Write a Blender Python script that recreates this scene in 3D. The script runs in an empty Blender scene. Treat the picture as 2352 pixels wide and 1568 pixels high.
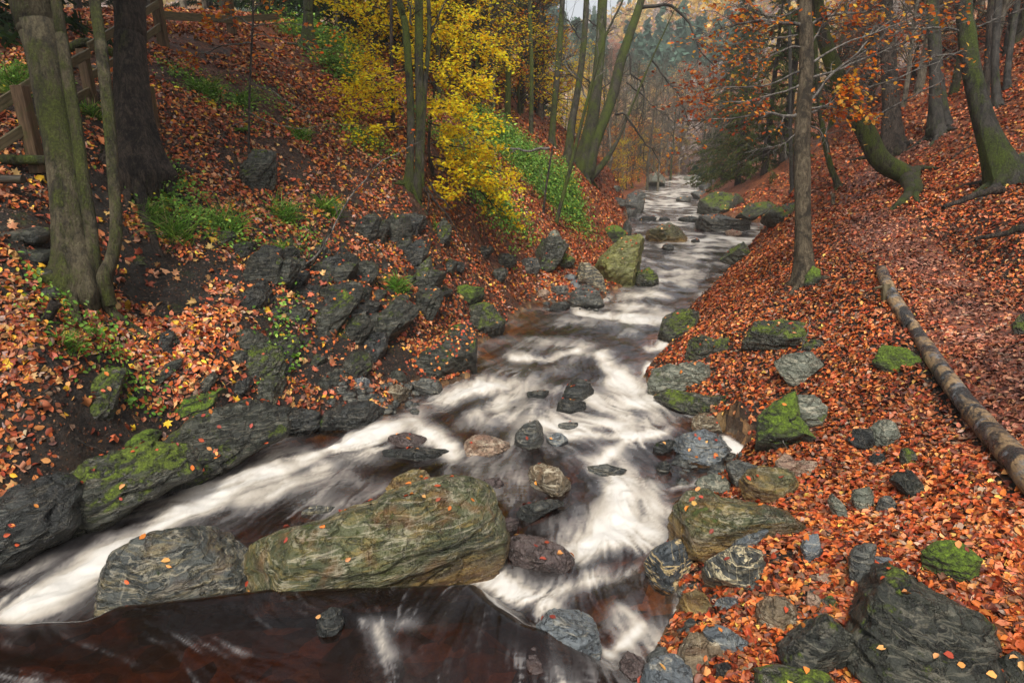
import bpy, bmesh, math, random
import numpy as np
from mathutils import Vector
from mathutils.bvhtree import BVHTree

# ------------------------------------------------------------------ camera, sky, sun, exposure
scene = bpy.context.scene
COL = scene.collection
R = math.radians
PITCH = R(17.0)
CAM = np.array([0.0, 0.0, 3.0])
FPX = 1505.0                      # focal length in the 2352-pixel-wide drawing frame
CX, CY = 1176.0, 784.0
cam_d = bpy.data.cameras.new('camera')
cam_d.sensor_width = 36.0
cam_d.lens = 36.0 * FPX / 2352.0
cam_d.clip_start = 0.05
cam_d.clip_end = 3000
cam = bpy.data.objects.new('camera', cam_d)
cam.location = CAM
cam.rotation_euler = (R(90) - PITCH, 0, 0)
COL.objects.link(cam)
scene.camera = cam

SUN_EL, SUN_AZ = R(56), R(188)    # bright overcast, soft light from high behind
world = bpy.data.worlds.new('World')
scene.world = world
world.use_nodes = True
wn = world.node_tree
wn.nodes.clear()
sky = wn.nodes.new('ShaderNodeTexSky')
sky.sky_type = 'NISHITA'
sky.sun_disc = False
sky.sun_elevation = SUN_EL
sky.sun_rotation = SUN_AZ
sky.air_density = 1.0
sky.dust_density = 4.0
sky.ozone_density = 1.0
bg = wn.nodes.new('ShaderNodeBackground')
bg.inputs['Strength'].default_value = 0.125
wo = wn.nodes.new('ShaderNodeOutputWorld')
hs = wn.nodes.new('ShaderNodeHueSaturation')        # overcast: the blue of a clear sky mostly greyed out
hs.inputs['Saturation'].default_value = 0.3
wn.links.new(sky.outputs[0], hs.inputs['Color'])
wn.links.new(hs.outputs[0], bg.inputs['Color'])
wn.links.new(bg.outputs[0], wo.inputs['Surface'])

sun_d = bpy.data.lights.new('sun', 'SUN')
sun_d.energy = 1.5
sun_d.angle = R(12)
sun_d.color = (1.0, 0.95, 0.87)
sun = bpy.data.objects.new('sun', sun_d)
sun_dir = Vector((math.sin(SUN_AZ) * math.cos(SUN_EL), math.cos(SUN_AZ) * math.cos(SUN_EL), math.sin(SUN_EL)))
sun.rotation_euler = sun_dir.to_track_quat('Z', 'Y').to_euler()
COL.objects.link(sun)

scene.view_settings.view_transform = 'Standard'
scene.view_settings.look = 'None'
scene.view_settings.exposure = 0.90
scene.view_settings.gamma = 1.0
scene.cycles.max_bounces = 6
scene.cycles.transparent_max_bounces = 12
scene.cycles.diffuse_bounces = 3
scene.cycles.use_denoising = True

# ------------------------------------------------------------------ helpers
rng = np.random.default_rng(7)
SP, CP = math.sin(PITCH), math.cos(PITCH)

def rays(px, py):
    px = np.asarray(px, float); py = np.asarray(py, float)
    u = (px - CX) / FPX; v = (CY - py) / FPX
    return np.stack([u, CP + v * SP, -SP + v * CP], -1)

def at(px, py, t):
    return CAM + rays(px, py) * np.asarray(t, float)[..., None]

def project(P):
    d = np.asarray(P) - CAM
    f = d[..., 1] * CP - d[..., 2] * SP
    f = np.where(f < 0.05, 0.05, f)
    up = d[..., 1] * SP + d[..., 2] * CP
    return CX + FPX * d[..., 0] / f, CY - FPX * up / f, f

def hash3(ix, iy, iz):
    n = (ix.astype(np.int64) * 374761393 + iy.astype(np.int64) * 668265263 + iz.astype(np.int64) * 1274126177) & 0xFFFFFFFF
    n = ((n ^ (n >> 13)) * 1274126177) & 0xFFFFFFFF
    n = n ^ (n >> 16)
    return (n & 0xFFFF).astype(np.float64) / 32767.5 - 1.0

def noise3(P):
    P = np.asarray(P, float)
    i = np.floor(P); f = P - i
    i = i.astype(np.int64)
    w = f * f * f * (f * (f * 6 - 15) + 10)
    out = 0
    for dx in (0, 1):
        wx = w[..., 0] if dx else 1 - w[..., 0]
        for dy in (0, 1):
            wy = w[..., 1] if dy else 1 - w[..., 1]
            for dz in (0, 1):
                wz = w[..., 2] if dz else 1 - w[..., 2]
                out = out + wx * wy * wz * hash3(i[..., 0] + dx, i[..., 1] + dy, i[..., 2] + dz)
    return out

def fbm(P, octaves=4, gain=0.5, lac=2.07):
    P = np.asarray(P, float)
    a, s, n = 1.0, 0.0, 0.0
    for k in range(octaves):
        s = s + a * noise3(P + 17.3 * k); n += a
        P = P * lac; a *= gain
    return s / n

def smooth(a, b, x):
    t = np.clip((x - a) / (b - a), 0, 1)
    return t * t * (3 - 2 * t)

def xyz(x, y, z=0.0):
    return np.stack([x, y, np.zeros_like(x) + z], -1)

def tag(o, label=None, cat=None, group=None, kind=None):
    if label: o['label'] = label
    if cat: o['category'] = cat
    if group: o['group'] = group
    if kind: o['kind'] = kind
    return o

def empty(name, loc, label=None, cat=None, group=None):
    o = bpy.data.objects.new(name, None)
    o.empty_display_size = 0.2
    o.location = tuple(loc)
    COL.objects.link(o)
    return tag(o, label, cat, group)

def mesh_np(name, V, faces, mat, parent=None, attrs=None, smooth_shade=True, origin=None):
    """faces: list of integer arrays, each (M, k)."""
    V = np.asarray(V, np.float64).reshape(-1, 3)
    if parent is not None:
        V = V - np.array(parent.location)
    elif origin is not None:
        V = V - np.asarray(origin)
    me = bpy.data.meshes.new(name)
    faces = [np.asarray(f, np.int32) for f in faces if len(f)]
    loops = np.concatenate([f.ravel() for f in faces])
    sizes = np.concatenate([np.full(len(f), f.shape[1], np.int32) for f in faces])
    starts = np.concatenate([[0], np.cumsum(sizes)[:-1]]).astype(np.int32)
    me.vertices.add(len(V)); me.vertices.foreach_set('co', V.astype(np.float32).ravel())
    me.loops.add(len(loops)); me.loops.foreach_set('vertex_index', loops.astype(np.int32))
    me.polygons.add(len(sizes)); me.polygons.foreach_set('loop_start', starts)
    try:
        me.polygons.foreach_set('loop_total', sizes)
    except Exception:
        pass
    me.update(calc_edges=True)
    me.polygons.foreach_set('use_smooth', np.full(len(sizes), bool(smooth_shade)))
    for an, dat in (attrs or {}).items():
        dat = np.asarray(dat, np.float32)
        if dat.ndim == 1:
            a = me.attributes.new(an, 'FLOAT', 'POINT'); a.data.foreach_set('value', dat)
        else:
            if dat.shape[1] == 3:
                dat = np.concatenate([dat, np.ones((len(dat), 1), np.float32)], 1)
            a = me.attributes.new(an, 'FLOAT_COLOR', 'POINT'); a.data.foreach_set('color', dat.ravel())
    if mat is not None:
        me.materials.append(mat)
    o = bpy.data.objects.new(name, me)
    if parent is not None:
        o.parent = parent
    elif origin is not None:
        o.location = tuple(origin)
    COL.objects.link(o)
    return o

# ------------------------------------------------------------------ node helpers
class NT:
    def __init__(self, name):
        self.m = bpy.data.materials.new(name); self.m.use_nodes = True
        self.t = self.m.node_tree; self.t.nodes.clear()
        self.out = self.t.nodes.new('ShaderNodeOutputMaterial')
    def set(self, sock, v):
        if isinstance(v, bpy.types.NodeSocket): self.t.links.new(v, sock)
        elif v is not None:
            if hasattr(sock, 'default_value') and isinstance(v, tuple) and len(v) == 3 and len(sock.default_value) == 4: v = v + (1.0,)
            sock.default_value = v
    def n(self, typ, props=None, **ins):
        nd = self.t.nodes.new('ShaderNode' + typ)
        for k, v in (props or {}).items(): setattr(nd, k, v)
        for k, v in ins.items(): self.set(nd.inputs[k.replace('_', ' ')], v)
        return nd
    def mix(self, a, b, f):
        nd = self.t.nodes.new('ShaderNodeMix'); nd.data_type = 'RGBA'
        self.set(nd.inputs[0], f); self.set(nd.inputs[6], a); self.set(nd.inputs[7], b)
        return nd.outputs[2]
    def mul(self, a, b):
        nd = self.t.nodes.new('ShaderNodeMix'); nd.data_type = 'RGBA'; nd.blend_type = 'MULTIPLY'
        self.set(nd.inputs[0], 1.0); self.set(nd.inputs[6], a); self.set(nd.inputs[7], b)
        return nd.outputs[2]
    def math(self, op, a, b=None, c=None):
        nd = self.t.nodes.new('ShaderNodeMath'); nd.operation = op
        for i, v in enumerate((a, b, c)):
            if v is not None: self.set(nd.inputs[i], v)
        return nd.outputs[0]
    def rng(self, v, a, b, lo=0.0, hi=1.0):
        nd = self.n('MapRange', {'interpolation_type': 'SMOOTHSTEP'})
        for i, x in enumerate((v, a, b, lo, hi)): self.set(nd.inputs[i], x)
        return nd.outputs[0]
    def ramp(self, f, stops):
        nd = self.n('ValToRGB'); self.set(nd.inputs[0], f)
        els = nd.color_ramp.elements
        while len(els) < len(stops): els.new(0.5)
        for e, (p, c) in zip(els, stops): e.position = p; e.color = c + (1.0,)
        return nd.outputs[0]
    def noise(self, vec, scale, detail=4, rough=0.55, dist=0.0, w=None):
        nd = self.n('TexNoise', {'noise_dimensions': '4D' if w is not None else '3D'})
        self.set(nd.inputs['Vector'], vec); self.set(nd.inputs['Scale'], scale); self.set(nd.inputs['Detail'], detail)
        self.set(nd.inputs['Roughness'], rough); self.set(nd.inputs['Distortion'], dist)
        if w is not None: self.set(nd.inputs['W'], w)
        return nd.outputs[0]
    def mapping(self, vec, scale=(1, 1, 1), rot=(0, 0, 0)):
        nd = self.n('Mapping'); self.set(nd.inputs['Vector'], vec)
        nd.inputs['Scale'].default_value = scale; nd.inputs['Rotation'].default_value = rot
        return nd.outputs[0]
    def bump(self, h, strength=0.5, dist=0.02, normal=None):
        nd = self.n('Bump'); self.set(nd.inputs['Height'], h)
        nd.inputs['Strength'].default_value = strength; nd.inputs['Distance'].default_value = dist
        if normal is not None: self.set(nd.inputs['Normal'], normal)
        return nd.outputs[0]
    def bsdf(self, color, rough=0.6, normal=None, spec=0.5, **kw):
        nd = self.n('BsdfPrincipled'); self.set(nd.inputs['Base Color'], color); self.set(nd.inputs['Roughness'], rough)
        self.set(nd.inputs['Specular IOR Level'], spec)
        if normal is not None: self.set(nd.inputs['Normal'], normal)
        for k, v in kw.items(): self.set(nd.inputs[k.replace('_', ' ')], v)
        return nd.outputs[0]
    def done(self, shader):
        self.t.links.new(shader, self.out.inputs['Surface']); return self.m

def obj_coords(N): return N.n('TexCoord').outputs['Object']
def up_facing(N, lo, hi):
    g = N.n('NewGeometry'); s = N.n('SeparateXYZ'); N.set(s.inputs[0], g.outputs['Normal'])
    return N.rng(s.outputs[2], lo, hi)

# ------------------------------------------------------------------ materials
def rock_mat(name, c1, c2, c3, vein=0.0, veincol=(0.62, 0.55, 0.40), moss=0.0, mosscol=(0.045, 0.075, 0.008), rough=0.3, band=0.35, rust=0.0):
    N = NT(name)
    o = obj_coords(N)
    rnd = N.math('MULTIPLY', N.n('ObjectInfo').outputs['Random'], 60.0)
    big = N.noise(o, 2.2, 5, 0.6, 0.4, rnd)
    fine = N.noise(o, 16, 6, 0.68, 0.3, rnd)
    strat = N.noise(N.mapping(o, (2.2, 2.2, 17), (0.5, 0.35, 0.2)), 1.6, 8, 0.7, 0.5, rnd)
    crk = N.math('ABSOLUTE', N.math('SUBTRACT', N.noise(N.mapping(o, (1.5, 1.5, 3.5), (0.5, 0.35, 0.2)), 3.2, 5, 0.6, 0.5, rnd), 0.5))
    col = N.mix(c1, c2, N.rng(big, 0.35, 0.66))
    col = N.mix(col, c3, N.math('MULTIPLY', N.rng(strat, 0.48, 0.68), band * 2))
    col = N.mix(col, (0.02, 0.02, 0.018), N.math('MULTIPLY', N.rng(fine, 0.46, 0.30), 0.7))
    col = N.mix(col, (0.34, 0.34, 0.29), N.math('MULTIPLY', N.rng(N.noise(o, 34, 5, 0.7, 0.0, rnd), 0.6, 0.75), 0.22))
    col = N.mix(col, (0.006, 0.006, 0.006), N.math('MULTIPLY', N.rng(crk, 0.014, 0.0), 0.75))
    if vein:
        wv = N.noise(N.mapping(o, (0.7, 0.9, 6.5), (0.5, 0.35, 0.2)), 2.0, 5, 0.55, 0.7, rnd)
        line = N.math('ABSOLUTE', N.math('SUBTRACT', wv, 0.5))
        col = N.mix(col, veincol, N.math('MULTIPLY', N.rng(line, 0.022, 0.004), vein))
        wv2 = N.noise(N.mapping(o, (5, 1.0, 0.8), (0.2, 0.7, 0.9)), 1.5, 4, 0.5, 0.5, rnd)
        line2 = N.math('ABSOLUTE', N.math('SUBTRACT', wv2, 0.5))
        col = N.mix(col, veincol, N.math('MULTIPLY', N.rng(line2, 0.008, 0.002), vein * 0.6))
    if rust:
        col = N.mix(col, (0.16, 0.06, 0.018), N.math('MULTIPLY', N.rng(N.noise(o, 4, 4, 0.6, 0.5, rnd), 0.5, 0.7), rust))
    if name == 'olive_boulder_stone':          # golden-brown stain below the flood line
        sz = N.n('SeparateXYZ'); N.set(sz.inputs[0], o)
        lowb = N.rng(N.math('ADD', sz.outputs[2], N.math('MULTIPLY', big, 0.5)), 0.62, 0.30)
        col = N.mix(col, N.mix((0.10, 0.045, 0.014), (0.36, 0.23, 0.07), N.rng(strat, 0.4, 0.62)), N.math('MULTIPLY', lowb, 0.85))
    r = N.rng(fine, 0.3, 0.7, rough - 0.13, rough + 0.2)
    if moss:
        mk = N.math('MULTIPLY', N.rng(N.math('ADD', N.noise(o, 2.6, 7, 0.72, 0.3, rnd), N.math('MULTIPLY', N.math('SUBTRACT', fine, 0.5), 0.5)), 0.66 - 0.22 * moss, 0.74 - 0.2 * moss), up_facing(N, -0.15 if moss > 1 else 0.05, 0.75))
        mc = N.mix(mosscol, tuple(min(1, 2.6 * x) for x in mosscol), N.rng(N.noise(o, 40, 4, 0.7), 0.4, 0.7))
        col = N.mix(col, mc, mk)
        r = N.math('MAXIMUM', r, N.math('MULTIPLY', mk, 0.85))
    h = N.math('ADD', N.math('MULTIPLY', strat, 1.3), N.math('ADD', N.math('MULTIPLY', fine, 0.8), N.math('ADD', N.math('MULTIPLY', N.noise(o, 60, 4, 0.7), 0.3), N.rng(crk, 0.04, 0.0, 0.0, -0.5))))
    if moss: h = N.math('ADD', h, N.math('MULTIPLY', mk, N.math('MULTIPLY', N.noise(o, 70, 3, 0.8), 0.9)))
    return N.done(N.bsdf(col, r, N.bump(h, 1.0, 0.03), 0.6))

MOSSY = (0.075, 0.105, 0.006)
ROCK = {
    'grey':  rock_mat('wet_grey_slate', (0.034, 0.038, 0.036), (0.085, 0.09, 0.08), (0.20, 0.19, 0.155), vein=0.25, moss=0.12),
    'olive': rock_mat('olive_boulder_stone', (0.034, 0.042, 0.018), (0.10, 0.106, 0.046), (0.34, 0.235, 0.06), vein=0.3, moss=0.35, mosscol=(0.05, 0.07, 0.008), rust=0.5, band=0.3),
    'blue':  rock_mat('blue_grey_wet_stone', (0.085, 0.10, 0.11), (0.145, 0.165, 0.175), (0.2, 0.21, 0.19), vein=0.3, rough=0.3),
    'ochre': rock_mat('ochre_veined_stone', (0.10, 0.075, 0.045), (0.20, 0.15, 0.09), (0.34, 0.26, 0.15), vein=0.6, rust=0.5),
    'pink':  rock_mat('pale_rusty_stone', (0.22, 0.13, 0.09), (0.33, 0.23, 0.16), (0.45, 0.34, 0.22), vein=0.4, rust=0.6),
    'dark':  rock_mat('dark_wet_rock', (0.008, 0.009, 0.008), (0.026, 0.029, 0.026), (0.065, 0.07, 0.062), vein=0.1, moss=0.15, rough=0.32),
    'veined': rock_mat('dark_rock_with_quartz', (0.025, 0.03, 0.034), (0.06, 0.07, 0.075), (0.12, 0.12, 0.10), vein=1.0, veincol=(0.6, 0.45, 0.22), rough=0.28),
    'striped': rock_mat('pale_striped_stone', (0.045, 0.05, 0.046), (0.105, 0.105, 0.09), (0.28, 0.24, 0.14), vein=0.9, veincol=(0.66, 0.56, 0.34), rough=0.36, band=0.5),
    'purple': rock_mat('purple_brown_wet_rock', (0.055, 0.04, 0.038), (0.11, 0.08, 0.072), (0.15, 0.12, 0.10), vein=0.0, rough=0.24, rust=0.2),
    'mossy': rock_mat('mossy_bank_rock', (0.018, 0.021, 0.014), (0.052, 0.056, 0.04), (0.13, 0.125, 0.09), vein=0.15, moss=0.95, mosscol=MOSSY),
    'moss':  rock_mat('thick_moss_cover', (0.02, 0.022, 0.012), (0.04, 0.05, 0.02), (0.06, 0.06, 0.04), moss=1.3, mosscol=(0.075, 0.12, 0.005), rough=0.6),
    'lichen': rock_mat('pale_lichen_rock', (0.09, 0.10, 0.075), (0.17, 0.18, 0.135), (0.29, 0.28, 0.21), vein=0.4, moss=0.25, mosscol=(0.05, 0.07, 0.01)),
    'slab': rock_mat('grey_ochre_slab_stone', (0.026, 0.032, 0.031), (0.08, 0.086, 0.076), (0.32, 0.25, 0.11), vein=0.3, rust=0.25, moss=0.15, band=0.3, rough=0.26),
    'yellow': rock_mat('yellow_green_algae_rock', (0.11, 0.12, 0.03), (0.19, 0.19, 0.045), (0.26, 0.24, 0.09), vein=0.2, moss=0.35, mosscol=(0.13, 0.15, 0.01), rough=0.5),
    'crag':  rock_mat('crag_slate', (0.012, 0.014, 0.010), (0.036, 0.039, 0.027), (0.09, 0.09, 0.065), vein=0.12, moss=0.5, mosscol=MOSSY, rough=0.4),
}

def bark_mat(name, c1, c2, moss, mosscol=(0.05, 0.07, 0.006), ridge=1.0, mscale=2.0):
    N = NT(name)
    o = obj_coords(N)
    rnd = N.math('MULTIPLY', N.n('ObjectInfo').outputs['Random'], 40.0)
    st = N.noise(N.mapping(o, (24, 24, 4.0)), 1.0, 7, 0.7, 0.9, rnd)
    fine = N.noise(o, 45, 4, 0.7, 0.0, rnd)
    col = N.mix(c1, c2, N.rng(st, 0.38, 0.64))
    col = N.mix(col, tuple(x * 0.25 for x in c1), N.math('MULTIPLY', N.rng(fine, 0.52, 0.32), 0.6))
    col = N.mix(col, (0.28, 0.28, 0.22), N.math('MULTIPLY', N.rng(N.noise(o, 22, 5, 0.75, 0.0, rnd), 0.62, 0.72), 0.22))
    col = N.mix(col, tuple(x * 0.22 for x in c1), N.math('MULTIPLY', N.rng(N.noise(N.mapping(o, (1, 1, 0.6)), 5.5, 7, 0.75, 0.5, rnd), 0.46, 0.6), 0.85))
    mk = N.rng(N.math('ADD', N.noise(N.mapping(o, (1, 1, 0.45)), mscale, 7, 0.72, 0.4, rnd), N.math('MULTIPLY', N.math('SUBTRACT', st, 0.5), 0.35)), 0.64 - 0.2 * moss, 0.80 - 0.2 * moss)
    mc = N.mix(mosscol, tuple(2.4 * x for x in mosscol), N.rng(N.noise(o, 38, 4, 0.7), 0.4, 0.7))
    col = N.mix(col, mc, N.math('MULTIPLY', mk, 0.9))
    h = N.math('ADD', N.math('MULTIPLY', st, ridge), N.math('MULTIPLY', fine, 0.4))
    col = N.mix(col, (0.008, 0.007, 0.005), N.math('MULTIPLY', N.rng(st, 0.42, 0.28), 0.85))
    h = N.math('ADD', h, N.math('MULTIPLY', mk, N.math('MULTIPLY', N.noise(o, 60, 3, 0.8), 0.8)))
    return N.done(N.bsdf(col, 0.7, N.bump(h, 1.0, 0.05), 0.35))

BARK = {
    'olive': bark_mat('olive_mossy_bark', (0.07, 0.055, 0.03), (0.13, 0.11, 0.06), 0.95, (0.045, 0.055, 0.006), 0.8),
    'rough': bark_mat('dark_furrowed_bark', (0.022, 0.016, 0.012), (0.10, 0.075, 0.055), 0.45, (0.05, 0.06, 0.01), 1.6),
    'mossy': bark_mat('thick_mossy_bark', (0.035, 0.03, 0.02), (0.08, 0.07, 0.045), 1.1, (0.045, 0.062, 0.005), 0.8, 1.6),
    'beech': bark_mat('grey_beech_bark', (0.035, 0.031, 0.026), (0.07, 0.064, 0.052), 0.62, (0.045, 0.065, 0.006), 0.5, 1.0),
    'tan':   bark_mat('tan_ridged_bark', (0.07, 0.052, 0.03), (0.17, 0.135, 0.085), 0.22, (0.06, 0.065, 0.01), 1.4),
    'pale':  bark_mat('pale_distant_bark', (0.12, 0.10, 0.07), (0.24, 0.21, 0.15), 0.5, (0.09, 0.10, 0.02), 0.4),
    'twig':  bark_mat('bare_twig_bark', (0.09, 0.08, 0.068), (0.24, 0.22, 0.19), 0.12, ridge=0.3),
    'dtwig': bark_mat('dark_twig_bark', (0.03, 0.026, 0.02), (0.075, 0.066, 0.05), 0.2, ridge=0.3),
    }
N = NT('wet_peeled_log_wood'); o = obj_coords(N)
p1 = N.noise(o, 3.5, 6, 0.7, 0.8); p2 = N.noise(N.mapping(o, (30, 8, 30), (0, 0, 0.45)), 1.0, 6, 0.7)
col = N.mix((0.04, 0.038, 0.036), (0.34, 0.225, 0.115), N.rng(p1, 0.47, 0.58))
col = N.mix(col, (0.008, 0.008, 0.008), N.math('MULTIPLY', N.rng(p2, 0.5, 0.3), 0.9))
col = N.mix(col, (0.19, 0.205, 0.22), N.math('MULTIPLY', N.rng(N.noise(o, 6, 6, 0.75), 0.53, 0.64), 0.75))
BARK['wet'] = N.done(N.bsdf(col, N.rng(p1, 0.4, 0.6, 0.25, 0.5), N.bump(N.math('ADD', p2, p1), 0.9, 0.04), 0.6))

def leaf_mat(name, trans=0.0, rough=0.5):
    N = NT(name)
    a = N.n('Attribute', {'attribute_name': 'tint'})
    b = N.bsdf(a.outputs['Color'], rough, None, 0.22)
    if trans:
        tr = N.n('BsdfTranslucent'); N.set(tr.inputs['Color'], a.outputs['Color'])
        mx = N.n('MixShader'); N.set(mx.inputs[0], trans); N.set(mx.inputs[1], b); N.set(mx.inputs[2], tr.outputs[0])
        b = mx.outputs[0]
    return N.done(b)
LEAF_GROUND = leaf_mat('fallen_leaf', 0.0, 0.5)
LEAF_HANG = leaf_mat('hanging_leaf', 0.6, 0.6)
GRASS = leaf_mat('grass_blade', 0.3, 0.45)

def wood_mat(name, c1, c2):
    N = NT(name); o = obj_coords(N)
    g = N.noise(N.mapping(o, (3, 30, 30)), 1.0, 5, 0.6, 0.5)
    col = N.mix(c1, c2, N.rng(g, 0.35, 0.65))
    col = N.mix(col, (0.045, 0.06, 0.01), N.math('MULTIPLY', N.rng(N.noise(o, 5, 5, 0.7), 0.52, 0.7), 0.6))
    return N.done(N.bsdf(col, 0.6, N.bump(g, 0.5, 0.008), 0.35))
WOOD_RAIL = wood_mat('weathered_rail_wood', (0.07, 0.055, 0.028), (0.14, 0.11, 0.06))
WOOD_POST = wood_mat('brown_post_wood', (0.055, 0.032, 0.016), (0.12, 0.075, 0.04))
WOOD_STEP = wood_mat('dark_step_log_wood', (0.022, 0.018, 0.013), (0.06, 0.05, 0.036))
# ------------------------------------------------------------------ water levels
def P0(px, py, z):
    """point on the level z seen at a drawing pixel"""
    r = rays(px, py); t = (z - CAM[2]) / r[..., 2]
    return CAM + r * t[..., None]

LIP = np.array([(-900, 1460), (-300, 1430), (0, 1405), (200, 1398), (275, 1365), (620, 1328), (1090, 1318), (1150, 1362), (1215, 1405), (1300, 1428), (1400, 1500), (1480, 1620), (1560, 1900)], float)
LIPW = P0(LIP[:, 0], LIP[:, 1], 0.0)[:, :2]
LEDGE = np.array([(1040, 706), (1200, 700), (1310, 714), (1400, 732), (1520, 745), (1640, 752)], float)
LEDW = P0(LEDGE[:, 0], LEDGE[:, 1], -0.8)[:, :2]

def seg_dist(x, y, L):
    """signed distance to a polyline running left to right: positive beyond it (away from the camera)"""
    best = np.full(x.shape, 1e9); sgn = np.ones(x.shape)
    for (ax, ay), (bx, by) in zip(L[:-1], L[1:]):
        dx, dy = bx - ax, by - ay
        t = np.clip(((x - ax) * dx + (y - ay) * dy) / (dx * dx + dy * dy), 0, 1)
        ex, ey = x - ax - t * dx, y - ay - t * dy
        d = np.hypot(ex, ey)
        cr = dx * (y - ay) - dy * (x - ax)
        m = d < best - 1e-9
        best = np.where(m, d, best); sgn = np.where(m, np.where(cr >= 0, 1.0, -1.0), sgn)
    return best * sgn

def zw(x, y):
    """height of the water surface"""
    x = np.asarray(x, float); y = np.asarray(y, float)
    base = np.interp(y, [0, 4.0, 7.0, 13.0, 16, 40, 90, 140, 400], [-0.36, -0.36, -0.60, -0.80, -0.84, -1.12, -1.66, -2.0, -2.2])
    led = seg_dist(x, y, LEDW)
    base = base - 0.24 * smooth(-0.25, 0.55, led) * smooth(9, 12, y)
    lip = seg_dist(x, y, LIPW)
    k = smooth(-0.16, 0.30, lip)
    near = 0.0 - 0.0 * y
    right = smooth(0.2, 1.2, x)            # on the right the pool drains over a longer, gentler slope
    k = k * (1 - right) + smooth(-1.0, 1.5, lip) * right
    return near * (1 - k) + base * k

def water_point(px, py):
    z = np.full(np.shape(px), -0.4)
    for _ in range(12):
        p = P0(px, py, z); z = 0.5 * z + 0.5 * zw(p[..., 0], p[..., 1])
    return P0(px, py, z)

SHORE_L = [(-900, 1480), (-300, 1370), (-60, 1300), (0, 1275), (120, 1225), (250, 1165), (370, 1112), (470, 1076), (560, 1040), (640, 1010), (720, 985), (800, 965), (890, 958),
           (910, 925), (960, 890), (1040, 880), (1083, 862), (1088, 800), (1130, 772), (1160, 745), (1195, 720), (1225, 694), (1300, 690), (1385, 690), (1400, 668), (1440, 655),
           (1400, 600), (1430, 570), (1442, 545), (1440, 510), (1430, 492), (1432, 470), (1450, 452), (1476, 432), (1500, 416), (1535, 406)]
SHORE_R = [(1640, 404), (1650, 420), (1625, 440), (1605, 460), (1610, 478), (1640, 496), (1730, 508), (1800, 517), (1775, 545), (1725, 590), (1662, 632), (1622, 672), (1572, 722), (1528, 762), (1535, 795),
           (1492, 842), (1480, 862), (1500, 910), (1590, 950), (1650, 975), (1712, 1020), (1700, 1050), (1665, 1092), (1600, 1125), (1540, 1180), (1535, 1240), (1492, 1320), (1560, 1370), (1548, 1420), (1500, 1500), (1535, 1568), (1580, 1800)]
sl = water_point(np.array([p[0] for p in SHORE_L], float), np.array([p[1] for p in SHORE_L], float))
sr = water_point(np.array([p[0] for p in SHORE_R], float), np.array([p[1] for p in SHORE_R], float))
far_l = sl[-1, :2] + np.array([[5, 14]]); far_r = sr[0, :2] + np.array([[1, 12]])
POLY = np.concatenate([[[-9.0, -2.5]], sl[:, :2], far_l, far_r, sr[:, :2], [[1.2, -2.5]]])

def poly_sd(x, y, chunk=60000):
    """signed distance to the shoreline, negative over water"""
    out = np.empty(x.size); xf, yf = x.ravel(), y.ravel()
    A = POLY; B = np.roll(POLY, -1, 0)
    for s in range(0, xf.size, chunk):
        px = xf[s:s + chunk, None]; py = yf[s:s + chunk, None]
        d = B - A
        t = np.clip(((px - A[:, 0]) * d[:, 0] + (py - A[:, 1]) * d[:, 1]) / (d ** 2).sum(1), 0, 1)
        dist = np.sqrt(((px - A[:, 0] - t * d[:, 0]) ** 2 + (py - A[:, 1] - t * d[:, 1]) ** 2).min(1))
        c = ((A[:, 1] > py) != (B[:, 1] > py))
        with np.errstate(divide='ignore', invalid='ignore'):
            xi = A[:, 0] + (py - A[:, 1]) * d[:, 0] / np.where(d[:, 1] == 0, 1e-9, d[:, 1])
        ins = ((c & (px < xi)).sum(1) % 2) == 1
        out[s:s + chunk] = np.where(ins, -dist, dist)
    return out.reshape(x.shape)

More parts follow.
